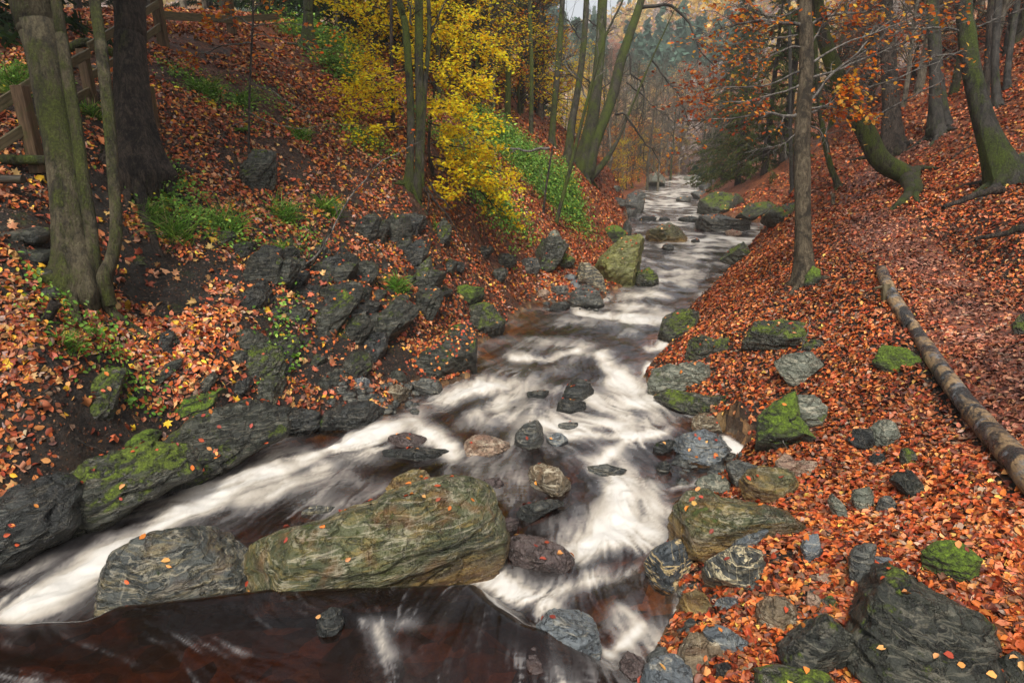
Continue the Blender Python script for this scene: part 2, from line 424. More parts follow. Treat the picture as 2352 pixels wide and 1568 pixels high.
# ------------------------------------------------------------------ terrain from surveyed points
CTRL = [  # drawing pixel and distance along the view axis
    (-700, 1100, 5.2), (-700, 700, 6.2), (-700, 400, 8), (-600, 100, 11), (-300, 1200, 5.5), (-300, 800, 6.2), (-300, 500, 7.4),
    (0, 1100, 5.9), (0, 900, 6.1), (0, 700, 6.6), (0, 540, 7.4), (0, 420, 8.2), (0, 150, 11), (110, 860, 6.3), (190, 690, 7.4), (150, 1000, 6.2),
    (300, 1000, 6.9), (300, 850, 7.3), (300, 700, 8.2), (300, 560, 9.2), (300, 420, 10), (500, 950, 7.6), (500, 850, 8.0), (500, 700, 9), (500, 500, 10.3), (500, 300, 12), (500, 120, 15), (390, 112, 14), (220, 240, 10.6), (70, 350, 8.7),
    (650, 850, 8.8), (700, 750, 9.6), (700, 600, 11), (700, 450, 12), (700, 300, 14), (700, 150, 17), (850, 600, 12), (850, 450, 13.3), (850, 300, 16), (900, 750, 10.6), (1000, 600, 13.5), (1000, 500, 15), (950, 425, 14.5),
    (1000, 350, 17), (1100, 600, 16), (1100, 450, 18.5), (1100, 310, 23), (1200, 600, 18.5), (1200, 450, 21), (1190, 325, 25), (1300, 500, 24), (1330, 410, 27), (1400, 480, 30), (1219, 305, 30), (1267, 332, 32), (1420, 400, 40),
    (1150, 200, 38), (900, 100, 30), (600, 40, 25), (200, 60, 17),
    (1855, 650, 11), (1700, 700, 12.2), (1650, 800, 10), (1600, 900, 8.8), (1700, 900, 8.3), (1800, 800, 9.2), (1750, 1000, 7.2), (1850, 1000, 6.8), (1950, 900, 7.4), (1950, 750, 8.8), (2050, 800, 8), (2030, 640, 9.8),
    (2200, 700, 8.6), (2350, 900, 6), (2150, 850, 7.2), (2200, 1000, 5.9), (2050, 1050, 6), (1900, 1150, 5.6), (2050, 1200, 5), (2300, 1200, 4.5), (2300, 1500, 3.7), (1750, 1300, 4.75), (1800, 1450, 4.15), (2000, 1450, 4.0), (1650, 1540, 3.85), (2352, 1060, 4.95),
    (2030, 560, 12), (1985, 480, 14.5), (2000, 400, 20), (2130, 330, 27), (2200, 600, 10.8), (2352, 650, 9.3), (2352, 550, 10), (2250, 500, 11.5), (2352, 400, 13), (2150, 450, 14), (2300, 250, 18), (2352, 100, 22), (2100, 200, 30), (2100, 100, 40), (1950, 300, 28), (1850, 400, 23), (1800, 470, 22), (1900, 500, 17), (1780, 500, 28), (1720, 470, 36), (1750, 400, 42), (1850, 300, 45), (1700, 350, 55), (1750, 600, 16),
    (2800, 1400, 3.6), (2800, 900, 5.2), (2800, 500, 8.5), (2800, 200, 14), (2300, 1800, 3.0), (1900, 1800, 3.2)]
c_ = np.array(CTRL, float)
CP3 = at(c_[:, 0], c_[:, 1], c_[:, 2])
SHP = np.concatenate([sl, sr])
SHP[:, 2] += 0.05
CP3 = np.concatenate([CP3, SHP])

def tps_fit(X, z, lam=0.02):
    n = len(X)
    d = np.hypot(X[:, None, 0] - X[None, :, 0], X[:, None, 1] - X[None, :, 1])
    K = np.where(d > 0, d * d * np.log(d + 1e-12), 0) + lam * np.eye(n)
    Q = np.concatenate([np.ones((n, 1)), X], 1)
    A = np.zeros((n + 3, n + 3)); A[:n, :n] = K; A[:n, n:] = Q; A[n:, :n] = Q.T
    s = np.linalg.solve(A, np.concatenate([z, np.zeros(3)]))
    return s[:n], s[n:]
# fit in a compressed plane (log distance) so that near and far points weigh alike
def warp(x, y):
    r = np.hypot(x, y + 1.5); th = np.arctan2(x, y + 1.5)
    return np.stack([th * 3.0, np.log(r + 0.3) * 2.2], -1)
TW = warp(CP3[:, 0], CP3[:, 1])
TA, TB = tps_fit(TW, CP3[:, 2], 0.004)
def tps(x, y, chunk=20000):
    q = warp(x.ravel(), y.ravel()); out = np.empty(len(q))
    for s in range(0, len(q), chunk):
        p = q[s:s + chunk]
        d2 = (p[:, None, 0] - TW[None, :, 0]) ** 2 + (p[:, None, 1] - TW[None, :, 1]) ** 2
        out[s:s + chunk] = (0.5 * d2 * np.log(d2 + 1e-20)) @ TA + TB[0] + p @ TB[1:]
    return out.reshape(x.shape)

def far_valley(x, y):
    xc = np.interp(y, [0, 34, 85, 110, 160, 260], [2, 8, 21, 26, 28, 20])
    d = x - xc
    l = np.maximum(0, -d - 7); r = np.maximum(0, d - 7)
    z = zw(x, y) + 0.5 + 26 * (1 - np.exp(-l * 0.42 / 26)) + 34 * (1 - np.exp(-r * 0.5 / 34))
    z = z + 30 * smooth(105, 230, y) + 22 * smooth(180, 420, y)
    return z + 1.2 * fbm(xyz(x / 14, y / 14), 3)

NR, NTH = 600, 640
TH0, TH1 = R(-82), R(82)
LR0, LR1 = math.log(0.7), math.log(430.0)
gr = np.exp(np.linspace(LR0, LR1, NR)); gt = np.linspace(TH0, TH1, NTH)
GRr, GTh = np.meshgrid(gr, gt, indexing='ij')
GX = GRr * np.sin(GTh); GY = GRr * np.cos(GTh) - 1.5
SD = poly_sd(GX, GY)
GZ = tps(GX, GY)
side = np.clip(GZ, -3, 12)
bl = smooth(42, 75, GRr)
GZ = side * (1 - bl) + far_valley(GX, GY) * bl
edge = smooth(R(48), R(66), np.abs(GTh))
GZ = GZ * (1 - edge) + np.where(GTh < 0, np.minimum(GZ, 4), np.minimum(GZ, 6)) * edge
ZW = zw(GX, GY)
# relief: broad lumps, soil detail, and stepped bedrock on the steep left bank
GV0 = np.stack([GX, GY, GZ], -1)
leftbank = smooth(0.2, 1.0, SD) * (GTh < R(6)) * (1 - smooth(22, 34, GRr))
relief = 0.10 * fbm(xyz(GX * 0.9, GY * 0.9, 2.0), 3) * smooth(3, 8, GRr) + 0.035 * fbm(xyz(GX * 4, GY * 4, 5.0), 3)
stepc = (GX * 0.55 + GY * 0.35 + GZ * 1.0) * 1.9 + 0.9 * fbm(xyz(GX * 0.8, GY * 0.8, 9.0), 3)
saw = stepc - np.floor(stepc)
gpx, gpy, _g = project(GV0)
cragm = np.clip(np.exp(-((gpx - 760) / 260) ** 2 - ((gpy - 700) / 190) ** 2) + 0.7 * np.exp(-((gpx - 250) / 260) ** 2 - ((gpy - 960) / 130) ** 2), 0, 1)
leftbank = leftbank * (0.45 + 0.55 * cragm)
ridg = 1 - 2 * np.abs(fbm(xyz(GX * 1.5 + GZ * 0.9, GY * 1.1 - GZ * 0.6, GZ * 0.7), 4))
relief = relief + leftbank * (0.16 * (smooth(0.0, 0.25, saw) - saw) + 0.12 * fbm(xyz(GX * 1.6, GY * 1.6, GZ * 1.6), 3)) + leftbank * cragm * 0.30 * (ridg - 0.35)
GZ = GZ + relief * smooth(0.0, 0.5, np.abs(SD))
bed = ZW - np.minimum(0.34, 0.02 + 0.45 * np.abs(SD)) + 0.09 * fbm(xyz(GX * 2.2, GY * 2.2, 3.3), 4) * smooth(0, 0.6, -SD)
GZ = np.where(SD < 0, np.minimum(np.where(SD < -0.6, bed, np.minimum(GZ, bed)), ZW - 0.02), np.maximum(GZ, ZW + np.minimum(0.12, 0.01 + 0.5 * SD)))
GV = np.stack([GX, GY, GZ], -1).reshape(-1, 3)
ii = np.arange((NR - 1) * (NTH - 1)); a_ = (ii // (NTH - 1)) * NTH + ii % (NTH - 1)
GF = np.stack([a_, a_ + 1, a_ + NTH + 1, a_ + NTH], -1)

def gidx(x, y):
    r = np.hypot(x, y + 1.5); th = np.arctan2(x, y + 1.5)
    fi = np.clip((np.log(np.maximum(r, 0.71)) - LR0) / (LR1 - LR0) * (NR - 1), 0, NR - 1.001)
    fj = np.clip((th - TH0) / (TH1 - TH0) * (NTH - 1), 0, NTH - 1.001)
    return fi, fj
def gsample(G, x, y):
    fi, fj = gidx(np.asarray(x, float), np.asarray(y, float))
    i = fi.astype(int); j = fj.astype(int); u = fi - i; v = fj - j
    return G[i, j] * (1 - u) * (1 - v) + G[i + 1, j] * u * (1 - v) + G[i, j + 1] * (1 - u) * v + G[i + 1, j + 1] * u * v
def ground(x, y): return gsample(GZ, x, y)
def gnormal(x, y, e=0.12):
    x = np.asarray(x, float); y = np.asarray(y, float)
    e = e * np.maximum(1, np.hypot(x, y) / 8)
    dx = (ground(x + e, y) - ground(x - e, y)) / (2 * e); dy = (ground(x, y + e) - ground(x, y - e)) / (2 * e)
    n = np.stack([-dx, -dy, np.ones_like(dx)], -1)
    return n / np.linalg.norm(n, axis=-1, keepdims=True)

def surface_t(px, py, tmin=1.5, tmax=200):
    """distance along the view axis at which a drawing pixel meets ground or water"""
    ts = np.exp(np.linspace(math.log(tmin), math.log(tmax), 900))
    p = CAM + rays(px, py)[None, :] * ts[:, None]
    g = np.maximum(ground(p[:, 0], p[:, 1]), np.where(gsample(SD, p[:, 0], p[:, 1]) < 0, zw(p[:, 0], p[:, 1]), -99))
    k = np.argmax(p[:, 2] < g)
    return ts[k] if p[k, 2] < g[k] else tmax * 0.3

# bed wetness / soil cover attribute
inwater = smooth(0.12, -0.05, SD)
N = NT('leaf_litter_soil')
o = N.n('NewGeometry').outputs['Position']
wet = N.n('Attribute', {'attribute_name': 'wet'}).outputs['Fac']
far = N.n('Attribute', {'attribute_name': 'far'}).outputs['Fac']
lefty = N.n('Attribute', {'attribute_name': 'crag'}).outputs['Fac']
n1 = N.noise(o, 1.3, 6, 0.65); n2 = N.noise(o, 14, 5, 0.7)
vor = N.n('TexVoronoi', {'feature': 'F1'}, Vector=o, Scale=17.0, Randomness=1.0)
sp = N.n('SeparateColor'); N.set(sp.inputs[0], vor.outputs['Color'])
litter = N.ramp(sp.outputs[0], [(0.0, (0.045, 0.016, 0.010)), (0.3, (0.16, 0.042, 0.018)), (0.55, (0.26, 0.075, 0.028)), (0.8, (0.36, 0.13, 0.045)), (1.0, (0.22, 0.06, 0.025))])
soil = N.mix((0.008, 0.006, 0.005), (0.034, 0.024, 0.017), N.rng(N.noise(o, 8, 8, 0.75), 0.38, 0.66))
soil = N.mix(soil, N.mix((0.10, 0.035, 0.016), (0.16, 0.09, 0.045), N.noise(o, 60, 2, 0.5)), N.math('MULTIPLY', N.rng(N.noise(o, 26, 6, 0.8), 0.54, 0.66), 0.75))
slate = N.noise(N.mapping(o, (2, 2, 14), (0.9, 0.5, 0)), 1.2, 6, 0.65, 1.0)
rockc = N.mix((0.014, 0.015, 0.013), (0.055, 0.055, 0.045), N.rng(slate, 0.42, 0.66))
soil = N.mix(soil, rockc, N.math('MULTIPLY', lefty, N.rng(n1, 0.42, 0.55)))
mossc = N.mix((0.03, 0.05, 0.004), (0.09, 0.13, 0.01), N.rng(N.noise(o, 30, 4, 0.7), 0.4, 0.7))
soil = N.mix(soil, mossc, N.math('MULTIPLY', N.math('MULTIPLY', lefty, 0.8), N.rng(N.noise(o, 2.1, 6, 0.7), 0.57, 0.66)))
col = N.mix(soil, litter, N.math('MULTIPLY', N.math('MULTIPLY', far, 0.95), N.rng(n1, 0.30, 0.5)))
bedv = N.n('TexVoronoi', {'feature': 'F1'}, Vector=N.mapping(o, (1, 1, 1)), Scale=5.5, Randomness=1.0)
sb = N.n('SeparateColor'); N.set(sb.inputs[0], bedv.outputs['Color'])
bedc = N.ramp(sb.outputs[1], [(0.0, (0.03, 0.02, 0.012)), (0.35, (0.16, 0.085, 0.04)), (0.55, (0.34, 0.17, 0.06)), (0.7, (0.10, 0.09, 0.07)), (0.85, (0.42, 0.26, 0.11)), (1.0, (0.40, 0.20, 0.08))])
bedc = N.mul(bedc, N.ramp(n2, [(0.3, (0.5, 0.5, 0.5)), (0.7, (1.3, 1.3, 1.3))]))
col = N.mix(col, bedc, wet)
h = N.math('ADD', N.math('MULTIPLY', N.noise(o, 9, 8, 0.75), 1.6), N.math('ADD', N.math('MULTIPLY', vor.outputs['Distance'], N.math('MULTIPLY', far, -0.5)), N.math('MULTIPLY', slate, N.math('MULTIPLY', lefty, 1.2))))
SOIL = N.done(N.bsdf(col, N.rng(n2, 0.3, 0.7, 0.45, 0.85), N.bump(h, 0.9, 0.05), 0.35))
gnd = mesh_np('ground', GV, [GF], SOIL, attrs={'wet': inwater.ravel(), 'far': smooth(12, 26, GRr).ravel(), 'crag': np.clip(leftbank, 0, 1).ravel()})
tag(gnd, kind='structure')

# ------------------------------------------------------------------ water
WR = np.exp(np.linspace(math.log(3.2), math.log(118.0), 900)); WT = np.linspace(R(-62), R(38), 760)
WRr, WTh = np.meshgrid(WR, WT, indexing='ij')
WX = WRr * np.sin(WTh); WY = WRr * np.cos(WTh) - 1.5
wsd = gsample(SD, WX, WY)
keep = wsd < 0.25
wz = zw(WX, WY)
# flow directions, given as short arrows in the drawing
FLOW = [(300, 1500, 120, 1440), (100, 1540, -100, 1500), (700, 1420, 560, 1380), (560, 1520, 430, 1470), (900, 1520, 860, 1440), (1000, 1400, 1110, 1350), (1150, 1480, 1180, 1410), (1380, 1480, 1320, 1400), (1480, 1440, 1440, 1360), (1420, 1330, 1400, 1250),
        (60, 1400, 160, 1330), (160, 1340, 280, 1260), (330, 1230, 450, 1160), (500, 1140, 620, 1090), (700, 1060, 830, 1010), (100, 1260, 230, 1200), (880, 990, 980, 950), (1000, 940, 1090, 890), (1150, 880, 1230, 830), (640, 1180, 760, 1110), (900, 1080, 960, 1030),
        (1180, 1100, 1220, 1020), (1400, 1200, 1390, 1110), (1380, 1100, 1330, 1010), (1450, 1000, 1400, 950), (1330, 980, 1240, 960), (1250, 900, 1300, 850), (1430, 880, 1390, 830), (1300, 790, 1360, 750), (1180, 780, 1260, 740), (1440, 780, 1470, 740),
        (1400, 710, 1470, 680), (1520, 690, 1560, 640), (1580, 620, 1600, 570), (1520, 600, 1530, 550), (1680, 570, 1640, 530), (1500, 490, 1520, 465), (1550, 460, 1560, 440), (1570, 425, 1580, 412)]
fl = np.array(FLOW, float)
fa = water_point(fl[:, 0], fl[:, 1])[:, :2]; fb = water_point(fl[:, 2], fl[:, 3])[:, :2]
fd = fb - fa; fd /= np.linalg.norm(fd, axis=1, keepdims=True)
fw = warp(fa[:, 0], fa[:, 1])
ww = warp(WX.ravel(), WY.ravel())
DX = np.zeros(len(ww)); DY = np.zeros(len(ww)); SW = np.zeros(len(ww))
for k in range(len(fl)):
    w = 1.0 / (((ww - fw[k]) ** 2).sum(1) + 0.01) ** 1.6
    DX += w * fd[k, 0]; DY += w * fd[k, 1]; SW += w
DX /= SW; DY /= SW
wxf, wyf = WX.ravel(), WY.ravel()
wpx, wpy, wf = project(np.stack([wxf, wyf, wz.ravel()], -1))
FOAM = [  # strength, half width in drawing pixels, polyline
    (1.25, 48, [(30, 1400), (110, 1372), (180, 1325), (260, 1265)]), (1.2, 34, [(260, 1265), (330, 1222), (420, 1168), (560, 1112), (640, 1080)]), (1.0, 24, [(640, 1080), (760, 1030), (870, 990), (960, 962)]),
    (0.75, 34, [(560, 1150), (700, 1090), (850, 1030)]), (0.5, 30, [(20, 1330), (200, 1230), (360, 1150)]),
    (1.2, 32, [(950, 960), (1000, 1010), (1030, 1035)]), (1.15, 28, [(960, 945), (1040, 915), (1110, 890), (1180, 880)]), (0.9, 26, [(1080, 960), (1150, 920), (1230, 870)]), (1.0, 13, [(1180, 822), (1250, 826), (1330, 806)]),
    (0.6, 30, [(1200, 880), (1280, 850), (1350, 800)]), (0.85, 24, [(1380, 820), (1420, 860), (1460, 892), (1400, 880)]), (0.6, 30, [(1340, 900), (1420, 930), (1500, 920)]),
    (1.0, 13, [(1300, 1000), (1380, 998), (1450, 1004), (1530, 990)]), (0.5, 30, [(1060, 970), (1200, 960), (1300, 985), (1500, 965)]), (0.75, 16, [(1450, 1000), (1390, 1050), (1360, 1080)]),
    (1.15, 42, [(1420, 1120), (1430, 1180), (1410, 1230)]), (1.2, 42, [(1390, 1225), (1350, 1250), (1335, 1262)]), (0.6, 40, [(1500, 1120), (1500, 1180), (1480, 1230)]), (0.5, 22, [(1370, 1050), (1400, 1110)]),
    (1.3, 32, [(1135, 1335), (1180, 1368), (1250, 1385)]), (1.05, 30, [(1250, 1375), (1310, 1345), (1380, 1320)]), (0.6, 22, [(1380, 1330), (1450, 1310)]),
    (1.3, 14, [(1330, 716), (1420, 728), (1480, 736), (1535, 742)]), (0.8, 16, [(1380, 700), (1460, 700), (1540, 715)]), (0.5, 16, [(1430, 680), (1540, 680)]), (1.5, 15, [(1490, 800), (1520, 793)]), (0.5, 12, [(1490, 840), (1470, 870)]),
    (0.6, 34, [(868, 1440), (878, 1470), (895, 1500)]), (0.45, 30, [(850, 1430), (950, 1430)]), (0.75, 18, [(1400, 1500), (1440, 1470), (1470, 1435)]), (0.45, 26, [(1430, 1400), (1470, 1440)]), (1.5, 20, [(1670, 1015), (1700, 1040)]), (0.8, 8, [(1555, 1405), (1600, 1420)]),
    (0.9, 10, [(1570, 1120), (1600, 1110), (1545, 1125)]),
    (0.45, 40, [(1500, 640), (1580, 600), (1600, 560)]), (0.55, 12, [(1600, 552), (1690, 556), (1740, 545)]), (0.8, 6, [(1650, 548), (1690, 552)]), (0.5, 22, [(1480, 470), (1560, 470)]), (0.5, 14, [(1500, 500), (1600, 510)]), (0.6, 12, [(1520, 440), (1600, 440)]), (0.6, 10, [(1550, 415), (1620, 412)])]  # broad first stroke: general water sheen painted in among the foam
fo = np.zeros(len(wxf))
for s, hw, pl in FOAM:
    pl = np.array(pl, float); d = np.full(len(wxf), 1e9)
    for (ax, ay), (bx, by) in zip(pl[:-1], pl[1:]):
        dx, dy = bx - ax, by - ay
        t = np.clip(((wpx - ax) * dx + (wpy - ay) * dy) / (dx * dx + dy * dy), 0, 1)
        d = np.minimum(d, np.hypot(wpx - ax - t * dx, (wpy - ay - t * dy) * 1.35))
    fo = np.maximum(fo, s * (0.62 * np.exp(-(d / hw) ** 2 * 1.1) + 0.38 * np.exp(-d / hw * 0.9)))
# swirl the flow where it is rough
turb = 0.4 + 1.0 * np.clip(fo, 0, 1)
q = xyz(wxf * 1.7, wyf * 1.7)
ang = turb * 0.9 * (fbm(q, 2) + 0.6 * fbm(q * 2.7 + 5, 2))
ca, sa = np.cos(ang), np.sin(ang)
DX, DY = DX * ca - DY * sa, DX * sa + DY * ca
ln = np.hypot(DX, DY) + 1e-9
DX = (DX / ln).reshape(WX.shape); DY = (DY / ln).reshape(WX.shape)
# line-integral convolution of a noise tile along the flow: silk streaks carried by the current
tile = rng.random((512, 512))
for ax in (0, 1):
    tile = (tile + np.roll(tile, 1, ax) + np.roll(tile, -1, ax)) / 3
tile = (tile - tile.mean()) / tile.std()
def wsample(G, x, y):
    fi = np.clip((np.log(np.maximum(np.hypot(x, y + 1.5), 3.21)) - math.log(3.2)) / (math.log(118.0 / 3.2)) * 899, 0, 898.9).astype(int)
    fj = np.clip((np.arctan2(x, y + 1.5) - R(-62)) / R(100) * 759, 0, 758.9).astype(int)
    return G[fi, fj]
kk = np.flatnonzero(keep.ravel())
bx0, by0 = wxf[kk], wyf[kk]
lic = np.zeros(len(kk)); lic2 = np.zeros(len(kk))
rad_ = np.hypot(bx0, by0)
grow_ = np.clip(rad_ / 6.0, 0.6, 6)
lev_ = np.clip(np.log2(rad_ / 4.5), 0, 4)
for lv in range(5):
    wl_ = np.clip(1 - np.abs(lev_ - lv), 0, 1); m_ = np.flatnonzero(wl_ > 0)
    if not len(m_): continue
    sc_ = 2.0 ** lv; a1 = np.zeros(len(m_)); a2 = np.zeros(len(m_))
    for sgn_ in (1, -1):
        x, y = bx0[m_].copy(), by0[m_].copy()
        for st in range(9):
            a1 += tile[(x / 0.013 / sc_).astype(int) % 512, (y / 0.013 / sc_).astype(int) % 512]
            a2 += tile[(x / 0.045 / sc_ + 99).astype(int) % 512, (y / 0.045 / sc_ + 31).astype(int) % 512]
            vx, vy = wsample(DX, x, y), wsample(DY, x, y)
            x += vx * 0.026 * sc_ * sgn_; y += vy * 0.026 * sc_ * sgn_
    lic[m_] += wl_[m_] * a1 / a1.std(); lic2[m_] += wl_[m_] * a2 / a2.std()
lic = lic / lic.std(); lic2 = lic2 / lic2.std()
foam = fo[kk]
rim = np.exp(-(np.abs(wsd.ravel()[kk]) / 0.10) ** 2) * 0.18
silk = 0.55 * lic2 + 0.45 * lic
lipd = seg_dist(bx0, by0, LIPW)
base_sheen = 0.10 + 0.34 * smooth(-1.2, 0.3, bx0) * (1 - smooth(0, .9, lipd)) + 0.06 * smooth(0.1, 0.7, bx0) + 0.14 * smooth(14, 24, by0) + 0.28 * smooth(0.0, 0.9, lipd) + 0.13 * np.exp(-((wpy[kk] - 960) / 170) ** 2) * smooth(0.0, 0.9, lipd)  # thin foam plus painted sky sheen, stronger on far and middle water
big = 0.5 + 0.9 * fbm(xyz(bx0 * 1.7 + 0.12 * lic2, by0 * 1.3 + 0.12 * lic, 6.0), 4)
fin = foam * (0.84 + 0.14 * silk + 0.55 * (big - 0.5)) + 0.24 * np.clip(silk - 0.7, 0, 2) * (1 - smooth(0.0, 0.5, lipd)) + base_sheen * (0.68 + 0.24 * silk) * np.clip(big * 1.6, 0.2, 1.6) + rim * np.clip(silk, 0, 1.5)  # pool term paints pale reflection streaks, besides the real foam
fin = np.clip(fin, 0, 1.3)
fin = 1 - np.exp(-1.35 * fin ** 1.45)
amp = (0.0012 + 0.012 * np.clip(foam, 0, 1) ** 1.5 + 0.003 * smooth(0.0, 0.8, seg_dist(bx0, by0, LIPW))) * np.clip(grow_, 0.6, 2.5)
chop = fbm(xyz(bx0 * 3.2, by0 * 2.4, 1.0), 3)
zz = wz.ravel()[kk] + amp * (0.75 * lic2 + 0.25 * lic) + chop * (0.006 + 0.012 * smooth(0.0, 0.8, lipd) + 0.05 * np.clip(foam, 0, 1))
depth = np.clip(zz - gsample(GZ, bx0, by0), 0, 1)
remap = np.full(WX.size, -1, np.int64); remap[kk] = np.arange(len(kk))
n_t = WX.shape[1]
ii = np.arange((WX.shape[0] - 1) * (n_t - 1)); a_ = (ii // (n_t - 1)) * n_t + ii % (n_t - 1)
F = np.stack([a_, a_ + 1, a_ + n_t + 1, a_ + n_t], -1)
F = remap[F]; F = F[(F >= 0).all(1)]
N = NT('peaty_stream_water')
foa = N.n('Attribute', {'attribute_name': 'foam'}).outputs['Fac']
dep = N.n('Attribute', {'attribute_name': 'depth'}).outputs['Fac']
stk = N.n('Attribute', {'attribute_name': 'silk'}).outputs['Fac']
tint = N.ramp(dep, [(0.0, (0.92, 0.80, 0.62)), (0.12, (0.74, 0.50, 0.27)), (0.3, (0.52, 0.28, 0.115)), (0.6, (0.12, 0.05, 0.025))])
tr = N.n('BsdfTransparent'); N.set(tr.inputs['Color'], tint)
nrm = N.bump(N.math('ADD', stk, N.math('MULTIPLY', N.noise(N.n('NewGeometry').outputs['Position'], 9, 3, 0.6, 0.6), 0.8)), 0.16, 0.02)
gl = N.n('BsdfGlossy'); gl.inputs['Roughness'].default_value = 0.16; gl.inputs['Color'].default_value = (1, 1, 1, 1); N.set(gl.inputs['Normal'], nrm)
fr = N.n('Fresnel', IOR=1.36); N.set(fr.inputs['Normal'], nrm)
dk = N.n('BsdfDiffuse'); dk.inputs['Color'].default_value = (0.016, 0.009, 0.006, 1)
body = N.n('MixShader'); N.set(body.inputs[0], N.rng(dep, 0.08, 0.7, 0.04, 0.7)); N.set(body.inputs[1], tr.outputs[0]); N.set(body.inputs[2], dk.outputs[0])
wmix = N.n('MixShader'); N.set(wmix.inputs[0], N.math('MINIMUM', fr.outputs[0], 1.0)); N.set(wmix.inputs[1], body.outputs[0]); N.set(wmix.inputs[2], gl.outputs[0])
foam_sheen_col = N.ramp(foa, [(0.0, (0.24, 0.24, 0.26)), (0.3, (0.40, 0.38, 0.37)), (0.6, (0.62, 0.56, 0.47)), (0.85, (0.70, 0.67, 0.61)), (1.0, (0.78, 0.77, 0.75))])  # bluish-grey low end: sky reflection painted into the thin foam
fd_ = N.bsdf(foam_sheen_col, 0.5, nrm, 0.3)
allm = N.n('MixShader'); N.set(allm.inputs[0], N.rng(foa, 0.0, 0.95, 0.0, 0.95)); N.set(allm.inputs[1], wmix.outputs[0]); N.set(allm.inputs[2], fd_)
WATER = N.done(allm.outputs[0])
wat = mesh_np('water', np.stack([bx0, by0, zz], -1), [F], WATER, attrs={'foam': fin, 'depth': depth, 'silk': (silk * 0.12 + 0.5)})  # foam attribute also carries the painted sky sheen
tag(wat, kind='structure')
# ------------------------------------------------------------------ rocks
ICO = {}
def ico(n):
    if n not in ICO:
        bm = bmesh.new(); bmesh.ops.create_icosphere(bm, subdivisions=n, radius=1.0)
        bm.verts.ensure_lookup_table()
        v = np.array([x.co[:] for x in bm.verts]); f = np.array([[y.index for y in x.verts] for x in bm.faces]); bm.free()
        ICO[n] = (v / np.linalg.norm(v, axis=1, keepdims=True), f)
    return ICO[n]

def auto_outline(w, h, tilt, seed, shape):
    r = np.random.default_rng(seed)
    n = {'round': 11, 'slab': 8, 'block': 7, 'wedge': 6}.get(shape, 8)
    th = (np.arange(n) + r.uniform(-0.28, 0.28, n)) / n * 2 * math.pi
    rad = r.uniform(0.82, 1.08, n) if shape == 'round' else r.uniform(0.74, 1.18, n)
    p = np.stack([np.cos(th) * rad, np.sin(th) * rad], -1)
    if shape == 'slab': p = np.sign(p) * np.abs(p) ** 0.8
    c, s = math.cos(R(tilt)), math.sin(R(tilt))
    p = p @ np.array([[c, s], [-s, c]])
    # fit the box, keeping the tilt of the long side
    lo, hi = p.min(0), p.max(0)
    p = (p - (lo + hi) / 2) / ((hi - lo) / 2)
    if tilt:
        k = 0.55 * math.sin(R(2 * tilt)); p[:, 1] = (p[:, 1] + k * p[:, 0]) / (1 + abs(k) * 0.8)
    return p * np.array([w / 2, h / 2])

